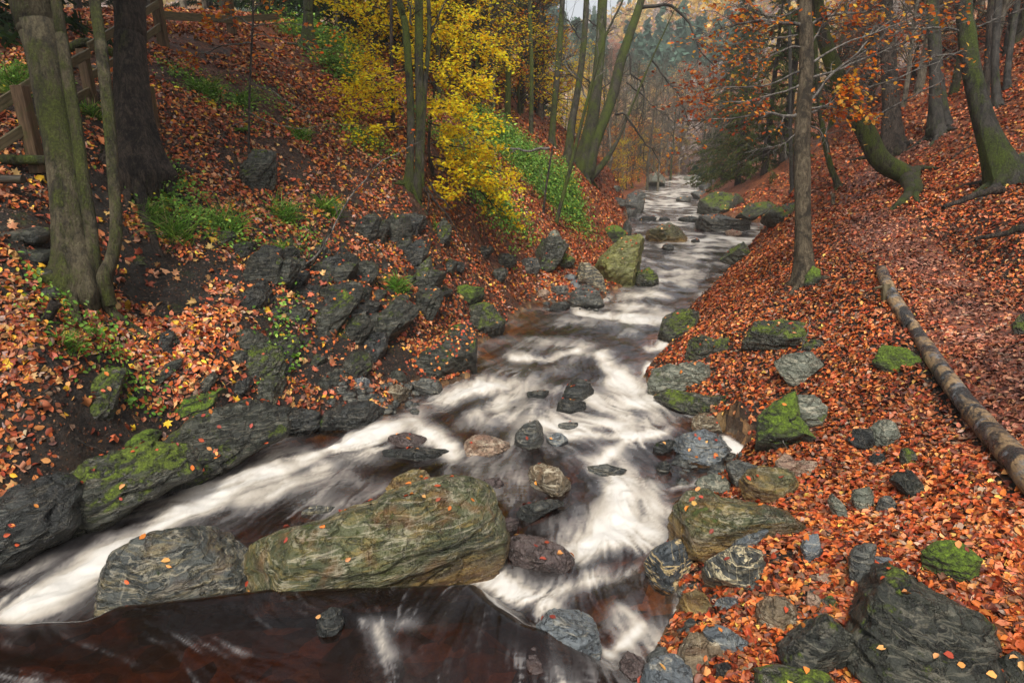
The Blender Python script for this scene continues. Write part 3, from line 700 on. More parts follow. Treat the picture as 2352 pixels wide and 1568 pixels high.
ROCK_INFO = []
def rock(mat, label, box=None, poly=None, tilt=0, shape='block', seed=None, deep=0.5, name='boulder', cat='rock', res=None, group=None, t=None, cuts=10, rough=1.0, strata=None, sink=0.0):
    seed = seed if seed is not None else (abs(hash_str(label)) % 99991)
    r = np.random.default_rng(seed)
    if poly is None:
        x0, y0, x1, y1 = box
        o2 = auto_outline(x1 - x0, y1 - y0, tilt, seed, shape)
        cx, cy = (x0 + x1) / 2, (y0 + y1) / 2
    else:
        q = np.array(poly, float); x0, y0 = q.min(0); x1, y1 = q.max(0)
        cx, cy = (x0 + x1) / 2, (y0 + y1) / 2
        o2 = np.stack([q[:, 0] - cx, cy - q[:, 1]], -1)
    tb = t if t is not None else surface_t(cx, y1 - 0.06 * (y1 - y0))
    px = tb / FPX
    w, h = (x1 - x0) * px, (y1 - y0) * px
    D = deep * math.sqrt(w * h)
    tc = tb + (0.72 * D if cx > 1150 or y1 > 1300 else 0.95 * D) + sink
    k = tc / FPX
    o2 = o2 * k
    low = o2[:, 1] < -0.2 * h
    o2[low, 1] -= 0.16 * h
    # radial outline by ray/segment tests
    A = o2; B = np.roll(o2, -1, 0)
    th = np.linspace(-math.pi, math.pi, 361)[:-1]
    dx, dy = np.cos(th)[:, None], np.sin(th)[:, None]
    ex, ey = (B - A)[:, 0], (B - A)[:, 1]
    den = dx * ey - dy * ex
    den = np.where(np.abs(den) < 1e-12, 1e-12, den)
    s = (A[:, 0] * ey - A[:, 1] * ex) / den
    u = (A[:, 0] * dy - A[:, 1] * dx) / den
    s = np.where((u >= 0) & (u <= 1) & (s > 0), s, 0)
    rad = s.max(1)
    rad = np.where(rad <= 0, np.median(rad[rad > 0]), rad)
    for _ in range(2 if poly is not None else 3): rad = (rad + np.roll(rad, 1) + np.roll(rad, -1)) / 3
    if res is None:
        pxsz = max(x1 - x0, y1 - y0)
        res = 7 if pxsz > 400 else 6 if pxsz > 110 else 5 if pxsz > 55 else 4 if pxsz > 28 else 3
    V, F = ico(res)
    phi = np.arctan2(V[:, 1], V[:, 0])
    cp = np.sqrt(V[:, 0] ** 2 + V[:, 1] ** 2)
    rr = np.interp(phi, np.linspace(-math.pi, math.pi, 361), np.append(rad, rad[0]))
    pw = 0.62 if shape != 'round' else 0.8
    a = rr * cp ** pw * np.cos(phi); b = rr * cp ** pw * np.sin(phi); c = D * np.sign(V[:, 2]) * np.abs(V[:, 2]) ** 0.85
    # a rock narrows towards its top
    c = c * (1.0 - 0.25 * np.clip(b / (0.5 * h + 1e-6), -1, 1))
    L = np.stack([a, b, c], -1)
    for _ in range(cuts):
        n_ = r.normal(size=3); n_[2] = -abs(n_[2]) - 0.35; n_ /= np.linalg.norm(n_)
        sup = (L @ n_).max(); hcut = sup * r.uniform(0.66, 0.95)
        ex_ = np.maximum(0, L @ n_ - hcut); L = L - ex_[:, None] * n_ * 0.93
    size = math.sqrt(w * h)
    nn = L / (np.linalg.norm(L, axis=1, keepdims=True) + 1e-9)
    f0 = 1.0 / size
    off = r.uniform(-50, 50, 3)
    ax = strata if strata is not None else (-math.sin(R(tilt)), math.cos(R(tilt)), -0.35)
    ax = np.array(ax, float); ax /= np.linalg.norm(ax)
    q = L + off
    big = fbm(q * f0 * 2.2, 3)
    sc = (L @ ax) * f0 * 7.0 + 1.1 * fbm(q * f0 * 2.6 + 9, 3)
    saw = sc - np.floor(sc)
    ledge = smooth(0, 0.22, saw) - saw
    crack = -np.exp(-(np.abs(fbm(q * f0 * 2.4 + 31, 3)) / 0.028) ** 2)
    fine = fbm(q * f0 * 11, 4)
    rid = 1 - 2 * np.abs(fbm(q * f0 * 4.2 + 53, 4))
    L = L + nn * (size * rough * (0.05 * big + 0.035 * ledge + 0.03 * crack + 0.012 * fine + 0.014 * rid))[:, None]
    ray = rays(cx, cy); ed = ray / np.linalg.norm(ray)
    eu = np.array([1.0, 0, 0]); eu = eu - ed * (eu @ ed); eu /= np.linalg.norm(eu)
    ew = np.cross(eu, ed)
    W = L[:, :1] * eu + L[:, 1:2] * ew + L[:, 2:] * ed
    org = CAM + ray * tc
    base = org - np.array([0, 0, h * 0.4])
    F2 = F[:, ::-1] if np.linalg.det(np.stack([eu, ew, ed])) < 0 else F
    o = mesh_np(name, W + org, [F2], ROCK[mat], origin=base)
    tag(o, label, cat, group, 'thing')
    ROCK_INFO.append((o, W + org, F2, ed))
    return o

def hash_str(s):
    n = 5381
    for ch in s: n = (n * 33 + ord(ch)) & 0xFFFFFFF
    return n

# --- in and along the near water
rock('olive', 'huge olive boulder in the foreground water with ochre banding and a few wet orange leaves', poly=[(512, 1318), (540, 1278), (599, 1250), (675, 1214), (745, 1199), (807, 1171), (859, 1157), (876, 1136), (945, 1116), (1008, 1097), (1077, 1096), (1108, 1106), (1134, 1140), (1148, 1172), (1169, 1233), (1160, 1268), (1119, 1323), (1015, 1336), (876, 1338), (772, 1348), (668, 1350), (530, 1345)], deep=0.42, cuts=3, tilt=14, t=4.98, rough=0.8)
rock('slab', 'low grey and ochre slab joined to the left end of the huge olive boulder', poly=[(270, 1308), (285, 1270), (330, 1243), (370, 1225), (440, 1212), (490, 1214), (525, 1228), (545, 1255), (600, 1272), (640, 1310), (620, 1350), (500, 1362), (370, 1372), (272, 1380)], deep=0.42, tilt=8, t=4.95, cuts=4)
rock('olive', 'small wet olive wedge just behind the top of the huge boulder', poly=[(876, 1128), (905, 1100), (945, 1079), (975, 1080), (988, 1100), (985, 1135), (880, 1140)], tilt=30)
rock('dark', 'long low dark stone with water sliding over it above the huge boulder', box=(880, 1030, 1050, 1064), shape='slab', deep=0.9)
rock('purple', 'smooth brown hump under sliding water beside the white rapid', box=(888, 994, 985, 1032), shape='round', deep=0.8)
rock('striped', 'small stone with yellow and black stripes in the dark water', box=(694, 1158, 776, 1190), shape='round', tilt=6)
rock('purple', 'little red-brown wet stone touching the upper right of the huge boulder', box=(1100, 1096, 1156, 1124), shape='wedge')
rock('pink', 'pale pinkish tan boulder in midstream at the foot of the rapid', poly=[(1050, 1040), (1058, 1010), (1085, 998), (1130, 1002), (1168, 1016), (1176, 1036), (1165, 1050), (1060, 1052)], tilt=-12, deep=0.6)
rock('grey', 'dark grey midstream boulder leaning right beside the pale tan one', poly=[(1180, 1020), (1186, 992), (1205, 976), (1232, 964), (1252, 978), (1250, 1010), (1236, 1030), (1195, 1034)], tilt=50)
rock('blue', 'smooth blue grey stone right of the dark leaning midstream boulder', box=(1252, 994, 1306, 1028), shape='round')
rock('dark', 'dark leaf-spotted rock in the middle of the upper rapids', poly=[(1290, 905), (1304, 880), (1325, 870), (1350, 876), (1364, 896), (1352, 914), (1300, 918)], tilt=-20)
rock('dark', 'black wet rock just below the leaf-spotted one in the upper rapids', box=(1276, 914, 1346, 950), shape='slab', tilt=-12)
rock('dark', 'small black double stone left of the leaf-spotted rapid rock', box=(1210, 896, 1264, 918), shape='slab')
rock('grey', 'small grey stone awash left of the foam tongue in midstream', box=(1282, 968, 1330, 988), shape='slab')
rock('ochre', 'ochre rock laced with pale veins and standing alone in the current', poly=[(1208, 1088), (1215, 1068), (1245, 1064), (1280, 1076), (1310, 1112), (1312, 1134), (1285, 1142), (1240, 1132), (1222, 1112)], tilt=-35)
rock('dark', 'long flat black stone with orange leaves on it in the current', poly=[(1180, 1184), (1196, 1164), (1240, 1152), (1290, 1146), (1298, 1156), (1262, 1174), (1205, 1200), (1186, 1198)], tilt=22, deep=0.6)
rock('purple', 'rounded purple-brown rock covered in orange leaves beside the big boulder tip', poly=[(1165, 1262), (1170, 1240), (1195, 1230), (1245, 1238), (1290, 1258), (1315, 1285), (1310, 1312), (1250, 1320), (1185, 1298)], shape='round', deep=0.6)
rock('purple', 'small wet brown stone at the right tip of the huge boulder', box=(1150, 1188, 1192, 1222), shape='round')
rock('dark', 'tiny black pointed stone in the shallow water on the right', box=(1506, 1056, 1542, 1090), shape='wedge')
rock('grey', 'low dark stone with a thin stream sheet over it in the right channel', box=(1340, 1066, 1440, 1092), shape='slab', deep=0.8)
rock('blue', 'big smooth blue grey rock with water pouring over its left side', poly=[(1230, 1440), (1262, 1410), (1295, 1388), (1330, 1383), (1358, 1392), (1366, 1420), (1378, 1480), (1372, 1510), (1340, 1525), (1290, 1500), (1245, 1470)], shape='round', deep=0.55, t=4.15)
rock('purple', 'purple-brown wet rock at the bottom edge with three red leaves', poly=[(1166, 1590), (1185, 1540), (1205, 1512), (1240, 1490), (1272, 1520), (1300, 1560), (1315, 1600), (1240, 1640)], deep=0.6, t=3.85)
rock('purple', 'small broken brown rock at the bottom edge beside the blue boulder', box=(1424, 1498, 1488, 1568), shape='block')
rock('ochre', 'submerged yellowish stone showing through brown water at the bottom edge', box=(800, 1505, 905, 1590), shape='round', t=3.95, deep=0.8)
rock('dark', 'black wet stone in the brown pool with water curling past it', poly=[(728, 1440), (735, 1412), (758, 1395), (782, 1402), (790, 1428), (780, 1455), (745, 1462)], shape='round')
rock('grey', 'narrow grey pointed rock at the bottom right waterline', box=(1488, 1478, 1536, 1540), shape='wedge', tilt=30)
rock('blue', 'smooth blue-grey block with two leaves at the bottom right waterline', poly=[(1464, 1585), (1490, 1535), (1520, 1512), (1560, 1508), (1588, 1545), (1580, 1600), (1500, 1640)], deep=0.6, t=3.75)
rock('ochre', 'angular olive-brown block between the blue block and the leaf bank', poly=[(1530, 1535), (1545, 1500), (1590, 1455), (1650, 1462), (1686, 1488), (1676, 1515), (1610, 1552), (1560, 1548)], tilt=28, deep=0.55)
rock('blue', 'blue slate stone behind the angular olive-brown block', box=(1618, 1430, 1714, 1512), tilt=-25, shape='slab')
rock('dark', 'small dark cobble below the angular olive-brown block', box=(1640, 1522, 1692, 1562), shape='round')
rock('veined', 'black rock laced with golden quartz veins at the right waterline', poly=[(1483, 1300), (1506, 1266), (1538, 1247), (1566, 1243), (1588, 1288), (1590, 1320), (1558, 1358), (1520, 1365), (1494, 1338)], deep=0.6, tilt=35)
rock('striped', 'long pale boulder with golden stripes beside the black veined rock', poly=[(1617, 1312), (1628, 1290), (1695, 1257), (1750, 1260), (1774, 1290), (1770, 1320), (1735, 1345), (1660, 1352), (1622, 1336)], tilt=16, deep=0.6)
rock('dark', 'small black triangular rock wedged between the veined and striped boulders', box=(1584, 1252, 1660, 1288), shape='wedge')
rock('blue', 'grey slab pointing up towards the bank above the striped boulder', poly=[(1660, 1268), (1690, 1240), (1755, 1212), (1765, 1222), (1730, 1252), (1690, 1272)], tilt=30)
rock('olive', 'big rounded olive boulder at the right waterline with fallen leaves in its cracks', poly=[(1533, 1206), (1550, 1164), (1592, 1132), (1637, 1128), (1661, 1145), (1730, 1159), (1790, 1175), (1828, 1208), (1812, 1240), (1740, 1268), (1690, 1275), (1600, 1262), (1545, 1250)], deep=0.5, shape='round', cuts=4)
rock('lichen', 'grey speckled slab behind the big rounded olive boulder', box=(1602, 1084, 1680, 1146), shape='slab', tilt=-20)
rock('grey', 'dark slate boulder behind the big rounded olive boulder', box=(1672, 1056, 1752, 1122), shape='block', tilt=-12)
rock('olive', 'light olive block with a square face next to the dark slate boulder', poly=[(1700, 1108), (1722, 1080), (1775, 1072), (1820, 1082), (1830, 1120), (1800, 1145), (1745, 1164), (1718, 1150)], deep=0.55)
rock('olive', 'upper pale green stone stacked behind the square-faced olive block', box=(1694, 1066, 1788, 1104), shape='slab', tilt=14)
rock('blue', 'wide blue grey flat boulder with fallen leaves next to the foam pool', poly=[(1549, 1030), (1554, 1006), (1617, 986), (1650, 1002), (1674, 1032), (1642, 1068), (1585, 1062)], deep=0.6)
rock('ochre', 'brown rock dotted with leaves above the wide blue grey boulder', poly=[(1588, 985), (1594, 955), (1620, 943), (1645, 960), (1657, 985), (1640, 1000), (1600, 1000)], deep=0.6)
rock('dark', 'small dark stone at the left of the wide blue grey boulder', box=(1500, 1006, 1552, 1042), tilt=20)
rock('pink', 'small orange-brown stone beside the square-faced olive block', box=(1782, 1040, 1836, 1090), shape='block')
rock('pink', 'flat pale brown stone under the mossy outcrop', box=(1820, 1058, 1876, 1102), shape='slab')
# --- right bank
rock('mossy', 'long mossy ledge hanging over the water at the right bank', poly=[(1500, 912), (1540, 892), (1580, 900), (1630, 912), (1690, 905), (1722, 930), (1712, 955), (1640, 950), (1580, 940), (1520, 925)], deep=0.5, tilt=-12)
rock('lichen', 'whitish rock at the waterline above the long mossy ledge', poly=[(1488, 880), (1500, 850), (1540, 838), (1580, 852), (1608, 882), (1590, 905), (1530, 908), (1495, 900)], deep=0.6, tilt=30)
rock('lichen', 'pale cracked rock among leaves uphill of the whitish waterline rock', poly=[(1548, 862), (1566, 834), (1610, 832), (1660, 858), (1655, 884), (1600, 892)], deep=0.6, tilt=-20)
rock('mossy', 'dark mossy outcrop where the bank meets the white second fall', poly=[(1512, 770), (1525, 730), (1560, 708), (1606, 716), (1600, 745), (1570, 770), (1530, 782)], deep=0.6, tilt=24)
rock('mossy', 'low green-topped rock sunk in leaves on the right bank', poly=[(1572, 822), (1582, 782), (1606, 768), (1640, 782), (1680, 772), (1684, 792), (1640, 812), (1596, 830)], deep=0.5, tilt=10)
rock('mossy', 'square mossy block sitting in the orange leaves of the right bank', poly=[(1702, 808), (1718, 770), (1738, 742), (1790, 732), (1850, 740), (1866, 770), (1830, 792), (1800, 806), (1740, 818)], deep=0.55, tilt=8)
rock('lichen', 'pale jagged rock standing in leaves below the square mossy block', poly=[(1782, 832), (1810, 815), (1862, 810), (1888, 838), (1862, 862), (1846, 898), (1826, 896), (1800, 866)], deep=0.5, tilt=-50)
rock('lichen', 'grey flaky outcrop above the mossy slope on the right bank', poly=[(1808, 985), (1815, 935), (1836, 905), (1872, 910), (1898, 938), (1880, 975), (1840, 1000)], deep=0.5, tilt=20)
rock('moss', 'bright green mossy hump in front of the grey flaky outcrop', poly=[(1716, 1012), (1745, 965), (1790, 925), (1828, 905), (1830, 960), (1880, 1010), (1872, 1045), (1800, 1052), (1735, 1040)], deep=0.4, tilt=30)
rock('mossy', 'small mossy stone with leaves uphill of the pale jagged rock', box=(1846, 776, 1892, 812), shape='slab', tilt=20)
rock('dark', 'dark stone at the left of a pair half buried in leaves', poly=[(1950, 1010), (1965, 985), (2000, 984), (2008, 1015), (1990, 1040), (1958, 1034)])
rock('lichen', 'crumbling pale rock at the right of the half buried pair', poly=[(2000, 985), (2020, 960), (2052, 962), (2064, 1000), (2040, 1040), (2012, 1020)], tilt=-40)
rock('dark', 'small black cobble in leaves under the half buried pair', box=(1998, 1038, 2032, 1072))
rock('mossy', 'narrow upright mossy stone in the leaves', box=(2066, 1028, 2104, 1078), shape='round')
rock('crag', 'dark wedge-shaped stone leaning in the leaves', poly=[(2048, 1104), (2070, 1080), (2096, 1082), (2118, 1122), (2122, 1150), (2096, 1146)], tilt=-45)
rock('lichen', 'white-blotched rock with a flat foot in the leaf slope', poly=[(1955, 1150), (1966, 1125), (1998, 1118), (2012, 1150), (2000, 1180), (1972, 1172)])
rock('grey', 'grey white-streaked rock right of the white-blotched one', box=(2012, 1138, 2056, 1186), shape='block')
rock('lichen', 'thin tilted lichen rock left of the white-blotched one', poly=[(1904, 1150), (1916, 1134), (1938, 1160), (1948, 1195), (1926, 1200)], tilt=-55)
rock('blue', 'flat blue slate upright in the leaves below the tilted lichen rock', poly=[(1842, 1256), (1856, 1232), (1882, 1228), (1884, 1268), (1870, 1300), (1850, 1282)], tilt=-60)
rock('grey', 'stack-like grey slab half hidden behind the huge corner boulder', poly=[(1948, 1330), (1958, 1282), (1976, 1246), (2020, 1252), (2004, 1290), (1990, 1345), (1960, 1352)])
rock('blue', 'thin slate resting on the stack-like grey slab', box=(1996, 1276, 2058, 1308), shape='slab', tilt=-14)
rock('crag', 'huge angular dark green boulder in the bottom right corner', poly=[(1937, 1521), (1948, 1440), (1966, 1375), (1990, 1320), (2004, 1297), (2054, 1293), (2106, 1330), (2193, 1393), (2240, 1414), (2264, 1452), (2250, 1500), (2228, 1575), (2180, 1650), (1960, 1630)], deep=0.45, cuts=6, tilt=-30, t=3.6)
rock('crag', 'dark faceted boulder left of the huge corner boulder', poly=[(1784, 1520), (1796, 1478), (1840, 1440), (1905, 1416), (1924, 1438), (1956, 1468), (1945, 1525), (1880, 1540), (1800, 1548)], deep=0.5, cuts=6)
rock('mossy', 'flat pale green slab at the very bottom edge right of the cobble', poly=[(1690, 1580), (1720, 1545), (1800, 1532), (1890, 1545), (1920, 1580), (1890, 1640), (1720, 1640)], deep=0.5)
rock('ochre', 'rounded brown stone with swirling white veins on the gravel', poly=[(1733, 1430), (1742, 1390), (1768, 1370), (1808, 1374), (1834, 1405), (1812, 1445), (1760, 1456)], shape='round')
rock('pink', 'white-topped small stone above the swirling brown one', box=(1852, 1358, 1888, 1408), shape='wedge')
rock('mossy', 'small greenish stone right of the white-topped one', box=(1882, 1366, 1926, 1404), shape='round')
rock('olive', 'wet olive cobble at the edge of the gravel', poly=[(1558, 1392), (1570, 1366), (1604, 1358), (1636, 1376), (1644, 1402), (1620, 1420), (1578, 1418)], shape='round', deep=0.7)
rock('dark', 'tiny black stone in the trickle under the wet olive cobble', box=(1566, 1420, 1604, 1450))
rock('blue', 'flat grey slate lying on the gravel', box=(1642, 1372, 1716, 1408), shape='slab', deep=0.8)
rock('pink', 'reddish flat stone half under leaves on the gravel', box=(1862, 1318, 1920, 1352), shape='slab')
rock('crag', 'dark slanting stone in the bottom right leaves past the corner boulder', poly=[(2278, 1560), (2295, 1525), (2340, 1500), (2372, 1520), (2350, 1570), (2300, 1590)], tilt=25)
rock('moss', 'bright green moss cushion on a root mound above the corner boulder', poly=[(2124, 1310), (2132, 1268), (2165, 1244), (2210, 1250), (2244, 1285), (2220, 1325), (2160, 1336)], shape='round', cuts=1, name='moss_cushion', cat='moss cushion')
rock('moss', 'dark mossy patch of bank under the fallen log', poly=[(2010, 835), (2030, 790), (2080, 800), (2110, 830), (2100, 870), (2050, 865)], deep=0.3, name='moss_patch', cat='moss patch', cuts=1, sink=0.1)
rock('mossy', 'mossy stone poking out at the right end of the leaf slope', box=(2330, 700, 2380, 780), shape='slab', tilt=30)
rock('mossy', 'mossy flat rock beside the roots of the far right leaning tree', box=(2325, 340, 2420, 400), shape='slab', tilt=12)
# --- upstream view: stones further along the water
rock('yellow', 'tall yellow-green boulder leaning over the stream in mid distance', poly=[(1366, 612), (1398, 573), (1429, 546), (1463, 541), (1479, 553), (1470, 607), (1468, 621), (1462, 648), (1433, 666), (1395, 660), (1379, 634)], deep=0.5, tilt=35, cuts=4)
rock('mossy', 'low green rock at the right foot of the yellow-green boulder', poly=[(1458, 655), (1466, 625), (1490, 614), (1508, 632), (1514, 652), (1490, 662)], tilt=20)
rock('striped', 'layered tan boulder leaning against the left of the yellow-green one', poly=[(1320, 625), (1330, 603), (1356, 606), (1380, 632), (1396, 665), (1380, 674), (1350, 662), (1328, 645)], tilt=-30, deep=0.6)
rock('grey', 'grey leaf-strewn rock at the lip of the second fall', poly=[(1305, 690), (1315, 668), (1345, 655), (1372, 668), (1390, 700), (1370, 712), (1318, 712)], deep=0.7)
rock('dark', 'black splintered rock left of the leaf-strewn rock at the second fall', box=(1262, 690, 1310, 716), shape='slab', tilt=15)
rock('blue', 'grey cobble on the gravel bar behind the leaf-strewn rock', box=(1308, 642, 1354, 668), shape='slab')
rock('grey', 'small grey cobble on the gravel bar left of its neighbours', box=(1264, 656, 1306, 682), shape='round')
rock('pink', 'pale little cobble at the left end of the gravel bar', box=(1232, 664, 1262, 688), shape='round')
rock('blue', 'flat pale stone at the back of the gravel bar', box=(1290, 630, 1330, 650), shape='slab')
rock('olive', 'broad olive rock in midstream above the yellow-green boulder', poly=[(1478, 552), (1484, 530), (1505, 524), (1535, 514), (1565, 524), (1586, 545), (1570, 556), (1500, 560)], tilt=-8, deep=0.6)
rock('grey', 'great tilted slate slab lying across the right of the stream', poly=[(1596, 520), (1608, 495), (1640, 492), (1690, 503), (1720, 508), (1716, 528), (1690, 536), (1640, 534)], tilt=-14, deep=0.7, strata=(0.3, 1, -0.3))
rock('mossy', 'mossy pyramid rock by the right bank below the slate slab', poly=[(1654, 592), (1676, 572), (1706, 558), (1722, 578), (1752, 580), (1740, 596), (1690, 602)], deep=0.6)
rock('dark', 'small double stone in the water below the broad olive rock', box=(1520, 560, 1548, 578), shape='slab')
rock('dark', 'tiny stone right of the broad olive midstream rock', box=(1586, 548, 1608, 560))
rock('pink', 'pale rounded stone below the great slate slab', box=(1664, 528, 1704, 544), shape='round')
rock('grey', 'large pale grey boulder on the far left bank', poly=[(1436, 468), (1440, 445), (1462, 434), (1480, 446), (1476, 478), (1462, 496), (1440, 488)], deep=0.6)
rock('lichen', 'boulder at the foot of the far trees where the stream narrows', poly=[(1484, 424), (1492, 402), (1508, 395), (1526, 408), (1528, 424), (1508, 432)], deep=0.6)
rock('grey', 'grey cobble on the far left bank beside the large pale boulder', box=(1402, 452, 1438, 472), shape='slab', tilt=-20)
rock('lichen', 'small pale cobble uphill of the large pale boulder', box=(1400, 426, 1426, 442), shape='round')
rock('grey', 'low stone at the foot of the large pale boulder', box=(1424, 480, 1462, 502), shape='slab')
rock('dark', 'row of low dark stones crossing the stream, left piece', box=(1466, 496, 1508, 508), shape='slab')
rock('dark', 'row of low dark stones crossing the stream, middle piece', box=(1512, 498, 1540, 508), shape='slab')
rock('dark', 'row of low dark stones crossing the stream, right piece', box=(1556, 496, 1606, 512), shape='slab')
rock('mossy', 'big dark mossy ledge along the far right bank', poly=[(1602, 490), (1608, 460), (1640, 442), (1690, 448), (1712, 470), (1690, 486), (1650, 494)], tilt=18, deep=0.6)
rock('mossy', 'mossy slab dipping to the water right of the dark far ledge', poly=[(1690, 496), (1720, 470), (1775, 460), (1790, 474), (1750, 500), (1705, 508)], tilt=24, deep=0.5)
rock('mossy', 'mossy leaf-edged slab just beyond the right bank crest', poly=[(1740, 505), (1775, 478), (1830, 462), (1850, 480), (1820, 505), (1770, 516)], tilt=24, deep=0.5)
rock('grey', 'flat dark stone at the far right waterline', box=(1552, 450, 1588, 466), shape='slab')
rock('grey', 'stacked grey stone on the far right bank', box=(1586, 438, 1632, 456), shape='slab')
rock('grey', 'small far stone where the stream bends away', box=(1604, 420, 1634, 438), shape='slab')
rock('lichen', 'pale pebble bank at the far bend', box=(1570, 402, 1610, 416), shape='slab')
# --- middle left bank
rock('lichen', 'grey mossy rock on the leafy slope above the gravel bar', poly=[(1254, 560), (1262, 535), (1280, 528), (1294, 548), (1286, 578), (1266, 582)], tilt=30)
rock('grey', 'squat grey rock in the leaves down-slope of the mossy one', poly=[(1192, 612), (1202, 592), (1232, 594), (1240, 614), (1226, 638), (1200, 640)])
rock('moss', 'vivid green mossed rock at the corner of the bank above the bend', poly=[(1378, 556), (1384, 528), (1410, 515), (1438, 530), (1440, 552), (1410, 562)], deep=0.5)
rock('crag', 'thin upright slate spike at the bend beside the vivid green rock', poly=[(1428, 548), (1432, 516), (1440, 504), (1450, 524), (1446, 556), (1434, 562)])
rock('mossy', 'low mossed rock in leaves left of the tan layered boulder', box=(1270, 572, 1320, 622), tilt=-40, shape='slab')
rock('mossy', 'rounded green boulder at the water on the left bank', poly=[(1058, 735), (1066, 712), (1100, 694), (1130, 700), (1158, 735), (1156, 765), (1110, 780), (1080, 768)], deep=0.6, tilt=40)
rock('moss', 'mossy shelf with leaves on it above the rounded green boulder', poly=[(1022, 690), (1030, 664), (1068, 654), (1112, 662), (1110, 690), (1060, 706)], deep=0.5)
rock('crag', 'large dark green ledge with an orange leaf carpet on its back', poly=[(912, 850), (930, 832), (985, 795), (1040, 750), (1072, 740), (1088, 770), (1090, 840), (1062, 868), (1010, 858), (940, 880)], deep=0.5, tilt=38, strata=(1, 0.3, -0.3))
rock('ochre', 'flat brown stone at the water below the dark green ledge', poly=[(862, 908), (880, 888), (918, 886), (948, 896), (948, 912), (905, 922)], deep=0.7)
rock('grey', 'small grey stones at the water right of the flat brown stone', box=(950, 868, 1015, 912), shape='block')
rock('blue', 'blue slate block above the flat brown stone', box=(800, 862, 850, 900), tilt=20)
rock('crag', 'brown block in leaves above the flat brown stone', box=(880, 848, 935, 886))
rock('dark', 'glossy black outcrop at the edge of the white rapid', poly=[(720, 985), (745, 950), (790, 928), (850, 920), (880, 940), (892, 970), (850, 985), (780, 992)], deep=0.5, tilt=30)
rock('crag', 'great dark tilted slab in the crag above the leaf gully', poly=[(702, 806), (705, 754), (756, 700), (797, 652), (826, 650), (836, 680), (806, 716), (768, 764), (746, 818)], deep=0.4, tilt=50, cuts=4)
rock('grey', 'light grey fractured ledge on the right edge of the great dark slab', poly=[(788, 745), (812, 712), (838, 690), (848, 706), (820, 748), (800, 770)], tilt=55)
rock('crag', 'second dark slab right of the great one, below a grass tuft', poly=[(801, 802), (824, 747), (886, 713), (907, 686), (954, 674), (963, 713), (930, 750), (862, 816), (811, 818)], deep=0.4, tilt=42)
rock('mossy', 'cracked upright slab at the top right of the leaf gully', poly=[(950, 640), (962, 612), (990, 586), (996, 625), (988, 670), (966, 690), (955, 665)], tilt=60)
rock('crag', 'angular block under the roots of the three-stemmed tree', poly=[(935, 585), (945, 562), (976, 556), (984, 575), (960, 594)])
rock('crag', 'brown crag face directly under the three-stemmed tree', poly=[(868, 560), (880, 510), (905, 490), (940, 500), (950, 540), (930, 575), (890, 580)], deep=0.4)
rock('crag', 'stump-like dark rock right of the crag under the three-stemmed tree', poly=[(1000, 560), (1004, 520), (1020, 500), (1036, 520), (1032, 566), (1016, 575)])
rock('crag', 'dark broken rock above the great dark slab', poly=[(738, 640), (760, 600), (800, 580), (830, 600), (810, 630), (770, 650)], deep=0.4, tilt=30)
rock('crag', 'narrow dark slab in the shadowed part of the bank', poly=[(560, 640), (580, 590), (620, 570), (650, 600), (640, 660), (600, 690)], deep=0.35, tilt=60)
rock('crag', 'leaning grey-brown slab high on the left bank by the sapling', poly=[(545, 440), (556, 385), (586, 345), (636, 352), (630, 420), (600, 458), (565, 465)], deep=0.4, tilt=58)
rock('mossy', 'mossy broken slab in the lower middle of the left bank', poly=[(545, 880), (560, 820), (590, 785), (640, 800), (655, 850), (620, 900), (570, 910)], deep=0.4, tilt=48)
rock('mossy', 'bright mossed ledge below the broken slab on the left bank', poly=[(560, 925), (585, 880), (635, 840), (655, 870), (640, 920), (600, 950)], deep=0.4, tilt=48)
# --- near left bank
rock('mossy', 'big mossy slab standing out of the leaves at the lower left', poly=[(174, 992), (180, 939), (202, 884), (239, 847), (277, 845), (267, 918), (253, 963), (226, 1000)], deep=0.35, tilt=60, cuts=4)
rock('crag', 'long black rib of rock running up through leaves at the lower left', poly=[(318, 905), (340, 870), (380, 835), (412, 822), (408, 842), (372, 878), (338, 912)], deep=0.4, tilt=42)
rock('crag', 'flat-faced small slab right of the black rib', poly=[(440, 914), (452, 890), (488, 850), (497, 864), (474, 900), (452, 920)], deep=0.4, tilt=48)
rock('crag', 'dark flaky rock at the left edge below the big mossy slab', poly=[(100, 1045), (116, 1015), (150, 985), (172, 1000), (172, 1040), (135, 1060)], tilt=30)
rock('moss', 'bright green moss hump in the leaves at the left edge', poly=[(30, 1118), (40, 1070), (65, 1045), (100, 1056), (108, 1092), (82, 1122)], shape='round', cuts=1, name='moss_cushion', cat='moss cushion')
rock('moss', 'long mossy ledge across the lower left bank, upper part', poly=[(345, 960), (400, 925), (470, 895), (530, 892), (528, 930), (450, 960), (380, 985)], deep=0.3, tilt=24, cuts=2)
rock('moss', 'mossy rib sloping to the water at the lower left', poly=[(225, 1062), (270, 1020), (330, 985), (362, 990), (345, 1020), (290, 1060), (245, 1085)], deep=0.35, tilt=36, cuts=2)
rock('dark', 'black wet rock wall at the left edge of the chute with scattered leaves', poly=[(-120, 1330), (-90, 1210), (0, 1140), (90, 1090), (150, 1100), (190, 1170), (130, 1235), (0, 1285)], deep=0.3, tilt=28, cuts=3, rough=1.3)
rock('mossy', 'moss-topped wet rock wall with leaves in the middle of the chute', poly=[(120, 1240), (150, 1120), (230, 1060), (330, 1010), (410, 1020), (430, 1090), (370, 1120), (250, 1175)], deep=0.28, tilt=28, cuts=3, rough=1.3)
rock('crag', 'dark wet rock wall with leaves at the upper end of the chute', poly=[(370, 1120), (390, 1020), (470, 960), (560, 925), (640, 940), (650, 1000), (560, 1045), (470, 1085)], deep=0.28, tilt=28, cuts=3, rough=1.3)
